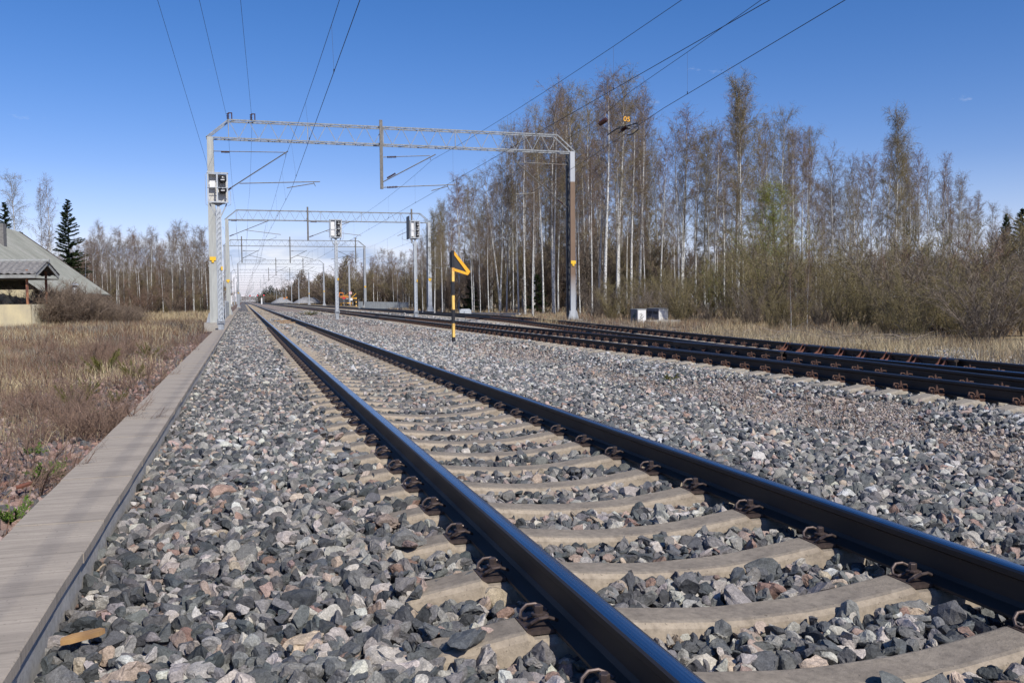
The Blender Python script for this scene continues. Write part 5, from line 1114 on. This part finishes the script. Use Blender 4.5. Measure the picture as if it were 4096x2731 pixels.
# young trees and willow bushes in front of the right-hand wood
px = 2380
while px < 4230:
    D = rv.uniform(44, 54) if px < 2950 else (rv.uniform(34, 44) if px < 3500 else rv.uniform(24, 32)); top = 1085-(px-2380)*.08+rv.uniform(-60, 50) if px < 3000 else 960+rv.uniform(-80, 60)
    if px > 3750: top = 900+rv.uniform(-90, 90)
    pr = rv.choice([BU[2], BU[2], BU[2], BUG, BU[3]]) if px < 3650 else rv.choice([BU[2], BU[2], BU[3], BU[3], BU[1]])
    lab = 'leafy olive willow bush at the foot of the right-hand wood' if pr in (BU[2], BUG) else 'brown leafless bush at the foot of the right-hand wood'
    tree_at(px, D, top, pr, 'bush', lab, 'bush', lab.replace('bush', 'bushes'), 0, 1.1, 0, ('stems', 'twigs')); px += rv.uniform(55, 85)
px = 2450
while px < 4200:
    D = (rv.uniform(40, 46) if px < 2950 else rv.uniform(28, 34)) if px < 3500 else rv.uniform(19, 24); pr = rv.choice([BU[3], BU[3], BU[2], BU[2]]); top = 1130+rv.uniform(-50, 60) if px < 3500 else 1030+rv.uniform(-80, 80)
    tree_at(px, D, top, pr, 'bush', 'low brown bush in the dry grass before the right-hand wood', 'bush', 'low brown bushes in the dry grass before the right-hand wood', 0, 1.0, 0, ('stems', 'twigs')); px += rv.uniform(70, 110)
tree_at(3960, 18.5, 930, BU[3], 'bush', 'large many-stemmed grey bush nearest the camera at the right edge', 'bush', None, 0, 1.25, 0, ('stems', 'twigs'))
tree_at(3120, 45, 880, BUG, 'bush', 'bright yellow green bush below the green-leaved tree', 'bush', None, 0, 1.3, 0, ('stems', 'twigs'))
for px, D, top, lab in ((3230, 30, 1010, 'slim young birch stem before the bushes, left of the reddish one'), (3530, 27, 1000, 'slim reddish young birch in front of the bushes right of centre'), (3165, 24, 1060, 'thin dark sapling in front of the green bush')):
    tree_at(px, D, top, BT[1], 'young_birch', lab, 'young birch', None, 0, .55)
for px, D, top in ((1880, 86, 1120), (1895, 84, 1150), (2150, 78, 1100)): tree_at(px, D, top, SPS, 'spruce_tree', 'small green spruce under the birches behind the tracks', 'spruce', 'small spruces under the birches', 0, 1.0)
tree_at(4085, 60, 838, PNE, 'pine_tree', 'dark green pine cut by the right edge of the frame', 'pine', None); tree_at(4020, 75, 858, PNE, 'pine_tree', 'smaller dark pine just left of the one at the right edge', 'pine', None, 0, .6)
# smaller growth between the wood and the second gantry
ENV_M = [(1020, 1190), (1035, 1165), (1060, 1150), (1085, 1140), (1120, 1150), (1150, 1145), (1185, 1120), (1210, 1080), (1235, 1130), (1260, 1130), (1290, 1085), (1320, 1110), (1350, 1120), (1385, 1030), (1420, 1020), (1450, 1040), (1490, 1020), (1540, 1000), (1580, 1020), (1620, 1020), (1650, 990), (1700, 980), (1760, 900)]
mx_, my_ = zip(*ENV_M)
for px in range(1380, 1780, 9):
    D = rv.uniform(128, 165) if px > 1570 else rv.uniform(224, 260); tree_at(px+rv.uniform(-6, 6), D, float(np.interp(px, mx_, my_))+rv.choice([0, 15, 35, 60]), rv.choice(BI[:3]+BT), 'bare_tree', 'grey brown tree in the middle-distance wood behind the panel wall', 'tree', 'grey brown trees in the middle-distance wood behind the panel wall', 0, .95)
for px in range(1385, 1790, 17):
    D = rv.uniform(130, 165) if px > 1570 else rv.uniform(222, 250); tree_at(px, D, 1075+rv.uniform(-35, 35), rv.choice(BK), 'bush', 'grey brown thicket bush behind the panel wall', 'bush', 'grey brown thicket bushes behind the panel wall', 0, 1.2, 0, ('stems', 'twigs'))
for px in range(1040, 1390, 13): tree_at(px, 640-400*(px-1030)/360, float(np.interp(px, mx_, my_))+22+rv.uniform(0, 15), rv.choice(BK), 'bush', 'dark undergrowth bush of the far tree line right of the rails', 'bush', 'undergrowth of the far tree line right', 0, 2.2, 0, ('stems', 'twigs'))
for px in range(1030, 1390, 6):
    f_ = (px-1030)/360; D = 700-480*f_+rv.uniform(-30, 30); dark = (px < 1170 and rv.random() < .75) or rv.random() < .12
    tree_at(px, D, float(np.interp(px, mx_, my_))+rv.choice([0, 3, 8, 14]), rv.choice(SPR) if dark else rv.choice(BF), 'spruce_tree' if dark else 'bare_tree', 'dark spruce in the far tree line right of the rails' if dark else 'bare tree in the far tree line right of the rails', 'spruce' if dark else 'tree', 'spruces of the far tree line' if dark else 'bare trees of the far tree line right', 0, 1.3)
for px in range(966, 1040, 4): tree_at(px, 1150, 1188+rv.uniform(-5, 4), rv.choice(BF), 'bare_tree', 'tiny brown tree closing the view where the rails vanish', 'tree', 'tiny brown trees closing the view', 0, 2.0)
# left side
ENV_L = [(300, 1000), (330, 930), (360, 925), (400, 893), (440, 950), (475, 905), (510, 960), (538, 880), (570, 960), (600, 930), (640, 905), (680, 930), (715, 885), (740, 900), (765, 900), (800, 895), (830, 950), (850, 1040), (870, 1060), (900, 1130), (940, 1170), (960, 1185)]
lx_, ly_ = zip(*ENV_L)
for px in range(325, 840, 17):
    for row in (0, 1):
        D = (rv.uniform(84, 98), rv.uniform(100, 125))[row]; tree_at(px+rv.uniform(-8, 8), D, float(np.interp(px, lx_, ly_))+rv.choice([0, 20, 45, 80])+row*8, rv.choice(BT+BI[:2]), 'slender_birch', ('slender pale birch in the front of the left-hand thicket', 'slender pale birch at the back of the left-hand thicket')[row], 'birch', ('front birches of the left-hand thicket', 'back birches of the left-hand thicket')[row], 0, rv.uniform(.8, 1.0))
for px in range(315, 850, 16): tree_at(px, rv.uniform(100, 122), 1195-(1195-float(np.interp(px, lx_, ly_)))*rv.uniform(.35, .62), rv.choice(BK), 'bush', 'tall brown thicket bush behind the left-hand birches', 'bush', 'thicket bushes behind the left-hand birches', 0, 1.1, 0, ('stems', 'twigs'))
for px in range(330, 850, 30): tree_at(px, rv.uniform(82, 96), 1130+rv.uniform(-40, 30), rv.choice([BU[0], BU[2], BU[1]]), 'bush', 'twiggy undergrowth bush below the left-hand birches', 'bush', 'undergrowth bushes below the left-hand birches', 0, 1.2, 0, ('stems', 'twigs'))
for px, D, pt, pr, wd, lab in ((60, 105, 728, BI[3], 1.0, 'bare drooping birch farthest left, behind the roof'), (180, 100, 770, BI[4], .6, 'left one of two slim bare birches between the spruces'), (205, 98, 738, BI[1], .75, 'right one of two slim bare birches between the spruces')): tree_at(px, D, pt, pr, 'birch_tree', lab, 'birch', 'bare birches behind the roof', 0, wd)
for px, D, pt, pr, wd, lab in ((282, 92, 800, SPR[0], 1.15, 'big dark spruce rising behind the right end of the roof'), (30, 100, 812, SPR[1], 1.2, 'dark spruce behind the roof at the far left'), (95, 104, 930, SPR[1], 1.0, 'small dark spruce peeking over the roof between the birches'), (832, 125, 1045, SPR[1], 1.2, 'dark spruce just left of the nearest left mast'), (868, 170, 1065, SPR[0], 1.2, 'dark spruce seen between the left masts')): tree_at(px, D, pt, pr, 'spruce_tree', lab, 'spruce', None, 0, wd)
for px in range(850, 985, 7): tree_at(px, 180+(px-850)*5, float(np.interp(px, lx_, ly_))+12+rv.uniform(0, 10), rv.choice(BF), 'bare_tree', 'bare tree in the far tree line left of the rails', 'tree', 'bare trees of the far tree line left', 0, 1.2)
for px in range(120, 330, 22): tree_at(px, rv.uniform(100, 112), 1000+rv.uniform(-60, 30), rv.choice([BU[0], BU[1]]+BT), 'bush', 'bare bush behind the big roof', 'bush', 'bare bushes behind the big roof', 0, 1.2, 0, ('stems', 'twigs'))
for k in range(46):
    px = rv.uniform(150, 560); D = rv.uniform(50, 66); top = float(np.interp(px, [150, 200, 300, 450, 560], [1125, 1128, 1160, 1195, 1240]))+rv.uniform(0, 40); tree_at(px, D, top, BUL, 'bush', 'dense low red-brown bush before the big roof', 'bush', 'dense low bushes before the big roof', 0, 1.35, 0, ('stems', 'twigs'))

# grasses and weeds
def blades(P, H, r_, cols, w=.006, lean=.35, seg=2):
    n = len(P); az = r_.uniform(0, 2*np.pi, n); ln = np.abs(r_.normal(0, lean*1.5, n)); D = np.stack([np.cos(az)*ln, np.sin(az)*ln, np.ones(n)], 1); D /= np.linalg.norm(D, axis=1)[:, None]; sa = r_.uniform(0, 2*np.pi, n); S = np.stack([np.cos(sa), np.sin(sa), 0*sa], 1)*(np.asarray(w)*np.ones(n)/2)[:, None]
    M_ = P+D*(H*.55)[:, None]; T = M_+(D+np.stack([np.cos(az), np.sin(az), -.4+0*az], 1)*(ln*.9)[:, None])*(H*.45)[:, None]
    V = np.stack([P-S, P+S, M_+S*.8, M_-S*.8, T], 1).reshape(-1, 3); b = (np.arange(n)*5)[:, None]; F = np.concatenate([b+[0, 1, 2], b+[0, 2, 3], b+[3, 2, 4]], 1).reshape(-1, 3); ci = np.clip((fbm(P[:, 0]+9, P[:, 1]+3, 1.6)-.28)/.46*len(cols)+r_.normal(0, 1.3, n), 0, len(cols)-1).astype(int); c = cols[ci]*r_.uniform(.7, 1.2, (n, 1)); return V, F, np.repeat(c, 5, axis=0)
STRAW = np.array([(.56, .46, .28), (.36, .27, .155), (.30, .215, .13), (.40, .33, .23), (.25, .155, .095), (.20, .11, .075), (.31, .28, .22)]); REDW = np.array([(.20, .10, .065), (.15, .085, .06), (.26, .16, .10), (.12, .085, .06)]); GRN = np.array([(.12, .17, .045), (.18, .22, .07), (.10, .13, .04)])
MAT['blade'] = m_attr('dry_grass', .8, .25)
def grow(name, label, specs, seed):
    r_ = np.random.default_rng(seed); Vs, Fs, Cs = [], [], []; o = 0
    for (x0, x1, y0, y1, dens, h, w, cols, thr, ns) in specs:
        n = int((x1-x0)*(y1-y0)*dens); x = r_.uniform(x0, x1, n); y = r_.uniform(y0, y1, n); k = infr(x, y, 1.5); x, y = x[k], y[k]; f = fbm(x, y, ns); edge = np.clip((-3.3-x)/1.9, 0.03, 1) if x1 <= -2.9 else np.ones(len(x)); k = (f+r_.uniform(-.12, .12, len(x)) > thr) & (r_.random(len(x)) < edge); 
        gap = (x1 <= -2.9) & (x > -12.5) & (x < -10.0) & (y > 53) ; x, y, f = x[k], y[k], f[k]; H = h*r_.uniform(.4, 1.15, len(x))*(.6+.8*f); P = np.stack([x, y, ground_z(x, y)-.02], 1); v, ff, c = blades(P, H, r_, cols, w); Vs.append(v); Fs.append(ff+o); Cs.append(c); o += len(v)
    ob = link(name, npmesh(name, np.concatenate(Vs), np.concatenate(Fs), 3, MAT['blade'], np.concatenate(Cs))); tag(ob, label, 'grass', kind='stuff')
grow('dry_grass', 'tall straw-coloured dead grass covering the ground left of the trough', [(-9, -3.1, 4.5, 14, 700, .26, .005, STRAW, .50, 1.1), (-16, -3.1, 14, 30, 420, .28, .009, STRAW, .45, 1.6), (-26, -3.2, 30, 60, 130, .42, .018, STRAW, .36, 2.5), (-42, -3.6, 60, 100, 42, .6, .035, STRAW[:4], .3, 4)], 21)
grow('weed_stems', 'thin reddish brown dead weed stems among the left-hand grass', [(-6, -3.02, 4.2, 12, 260, .24, .0035, REDW, .52, .6), (-12, -3.02, 12, 30, 150, .28, .006, REDW, .50, .9), (-10, -3.05, 30, 60, 60, .4, .014, REDW, .45, 1.5)], 22)
grow('green_grass', 'sparse fresh green blades low among the left-hand weeds', [(-9, -3.1, 4.5, 16, 90, .11, .005, GRN, .55, .8), (-18, -3.1, 16, 50, 40, .14, .012, GRN, .52, 1.4)], 23)
BUS = [make_bush(400+i, .5, (15, 6)[i], (1.0, .5)[i], 'twigred', None, 0, .0035, (.9, .45)[i], .006) for i in range(2)]
def tuft(seed, n, h, spread, w, name, mat, nb=9, nl=.06):
    r_ = np.random.default_rng(seed); tb = TB(); st = TB()
    for i in range(nb):
        a = r_.uniform(0, 6.28); e = r_.uniform(.25, 1.2); L = h*r_.uniform(.6, 1.1); d = nrm(np.array([math.cos(a)*spread*3, math.sin(a)*spread*3, e])); P = np.array([[0, 0, 0.0], d*L*.5, d*L+np.array([0, 0, L*.12])]); st.limb(P, [.006, .004, .002], 3)
        m = n//nb; t = r_.uniform(.25, 1, m)*2; k = np.minimum(t.astype(int), 1); b0 = P[k]+(P[k+1]-P[k])*(t-k)[:, None]; tb.twigs(b0, d*.9+r_.normal(size=(m, 3))*.6, r_.uniform(.5, 1, m)*nl, w, r_)
    return (h, st.mesh('stems', MAT['darkbark']), tb.mesh(name, MAT[mat]), None)
SEED = tuft(501, 2600, .40, .30, .005, 'needles', 'needley', 16, .07); HERB = tuft(502, 700, .13, .30, .008, 'leaves', 'herb', 14, .035); MOSS = tuft(503, 900, .10, .30, .006, 'leaves', 'needley', 14, .03)
def put(px, py, proto, H, name, label, cat, group=None, z=-.1, wide=1.0, parts=('stems', 'needles'), Y=None):
    q = onz(px, py, z); return place(proto, float(q[0]), float(q[1]), gz1(float(q[0]), float(q[1])), H, rv.uniform(0, 6), name, label, cat, group, H/proto[0]*wide, 0, parts)
for px, py, H, lab in ((595, 1425, .42, 'farthest yellow green pine seedling left of the trough'), (530, 1505, .36, 'yellow green pine seedling just left of the trough, second from the back'), (415, 1490, .5, 'leaning tall pine seedling left of the second one'), (300, 1625, .34, 'yellow green pine seedling in the middle of the weedy ground'), (470, 1600, .22, 'small pine seedling close to the trough'), (360, 1560, .25, 'small olive seedling amid the dry grass')): put(px, py, SEED, H, 'pine_seedling', lab, 'pine seedling')
for px, py, H, lab in ((205, 1895, .16, 'fresh green herb clump beside the trough'), (60, 2075, .15, 'nearest fresh green herb clump at the left edge'), (130, 1800, .11, 'small green herb behind the two larger clumps'), (395, 1640, .10, 'tiny green herb near the middle of the trough')): put(px, py, HERB, H, 'green_herb', lab, 'herb', None, -.1, 1.2, ('stems', 'leaves'))
put(2680, 1518, MOSS, .14, 'green_tuft', 'small bright green tuft alone on the gravel strip', 'plant', None, -.12, 1.2, ('stems', 'leaves'))
put(1245, 1258, SEED, .5, 'pine_seedling', 'green seedling on the gravel left of the middle signal', 'pine seedling', None, -.1, 2.4)
for i, (px, py) in enumerate(((560, 1545), (640, 1500), (700, 1430), (610, 1560), (250, 1750), (210, 1850), (330, 1690), (120, 1850), (740, 1380), (460, 1720), (380, 1740), (170, 1700), (60, 1950), (680, 1390))):
    put(px, py, BUS[i % 2], rv.uniform(.28, .42), 'dead_shrub', 'low dark red dead shrub growing beside the cable trough', 'shrub', 'low dead shrubs along the trough', -.1, 1.1, ('stems', 'twigs'))
for i in range(30):
    px = rv.uniform(20, 640); py = rv.uniform(1380, 1780); 
    if px > 840-(py-1325)*.95: continue
    put(px, py, BUS[i % 2], rv.uniform(.3, .62), 'dead_shrub', 'dark dead shrub scattered in the dry grass left of the trough', 'shrub', 'dead shrubs scattered in the dry grass', -.16, 1.0, ('stems', 'twigs'))
for px, py, H, lab in ((3350, 1745, .42, 'bare twiggy sapling on the gravel strip, nearest the camera'), (2960, 1610, .26, 'tiny bare sapling on the gravel strip left of the nearest sapling'), (2590, 1560, .25, 'tiny bare sapling just left of the green tuft'), (1970, 1370, .3, 'tiny bare sapling right of the striped sign post')): put(px, py, BUS[1], H, 'sapling', lab, 'sapling', None, -.12, .8, ('stems', 'twigs'))
def brush(px0, px1, py0, py1, z, n, seed, lab):
    r_ = np.random.default_rng(seed); tb = TB(); A = onz(px0, py0, z); B = onz(px1, py1, z)
    for i in range(n):
        t = r_.random(); P = A+(B-A)*t+np.array([r_.normal()*.3, r_.normal()*.3, abs(r_.normal())*.08]); d = nrm(np.array([r_.normal(), r_.normal(), r_.normal()*.12+.05])); L = r_.uniform(.3, 1.3); tb.limb([P-A, P-A+d*L*.5+r_.normal(size=3)*.03, P-A+d*L], [.012, .008, .003], 3)
    o = link('brushwood', tb.mesh('brushwood', MAT['woodg']), None, tuple(map(float, A))); tag(o, lab, 'brushwood', kind='stuff')
brush(3200, 3700, 1352, 1385, -.05, 150, 61, 'grey cut branches lying along the far edge of the farthest track'); brush(2480, 3150, 1318, 1372, -.08, 190, 62, 'grey cut twigs and litter in front of the cabinets and slab')
def grow_r():
    grow('roadside_grass', 'pale dry grass at the foot of the right-hand wood', [(10.6, 17, 12, 24, 330, .40, .010, STRAW[:4], .36, 1.2), (11.5, 24, 24, 42, 150, .45, .016, STRAW, .34, 1.8), (14.6, 40, 42, 75, 40, .4, .03, STRAW, .3, 2.5), (16, 60, 75, 130, 9, .5, .06, STRAW, .3, 4)], 24)
grow_r()
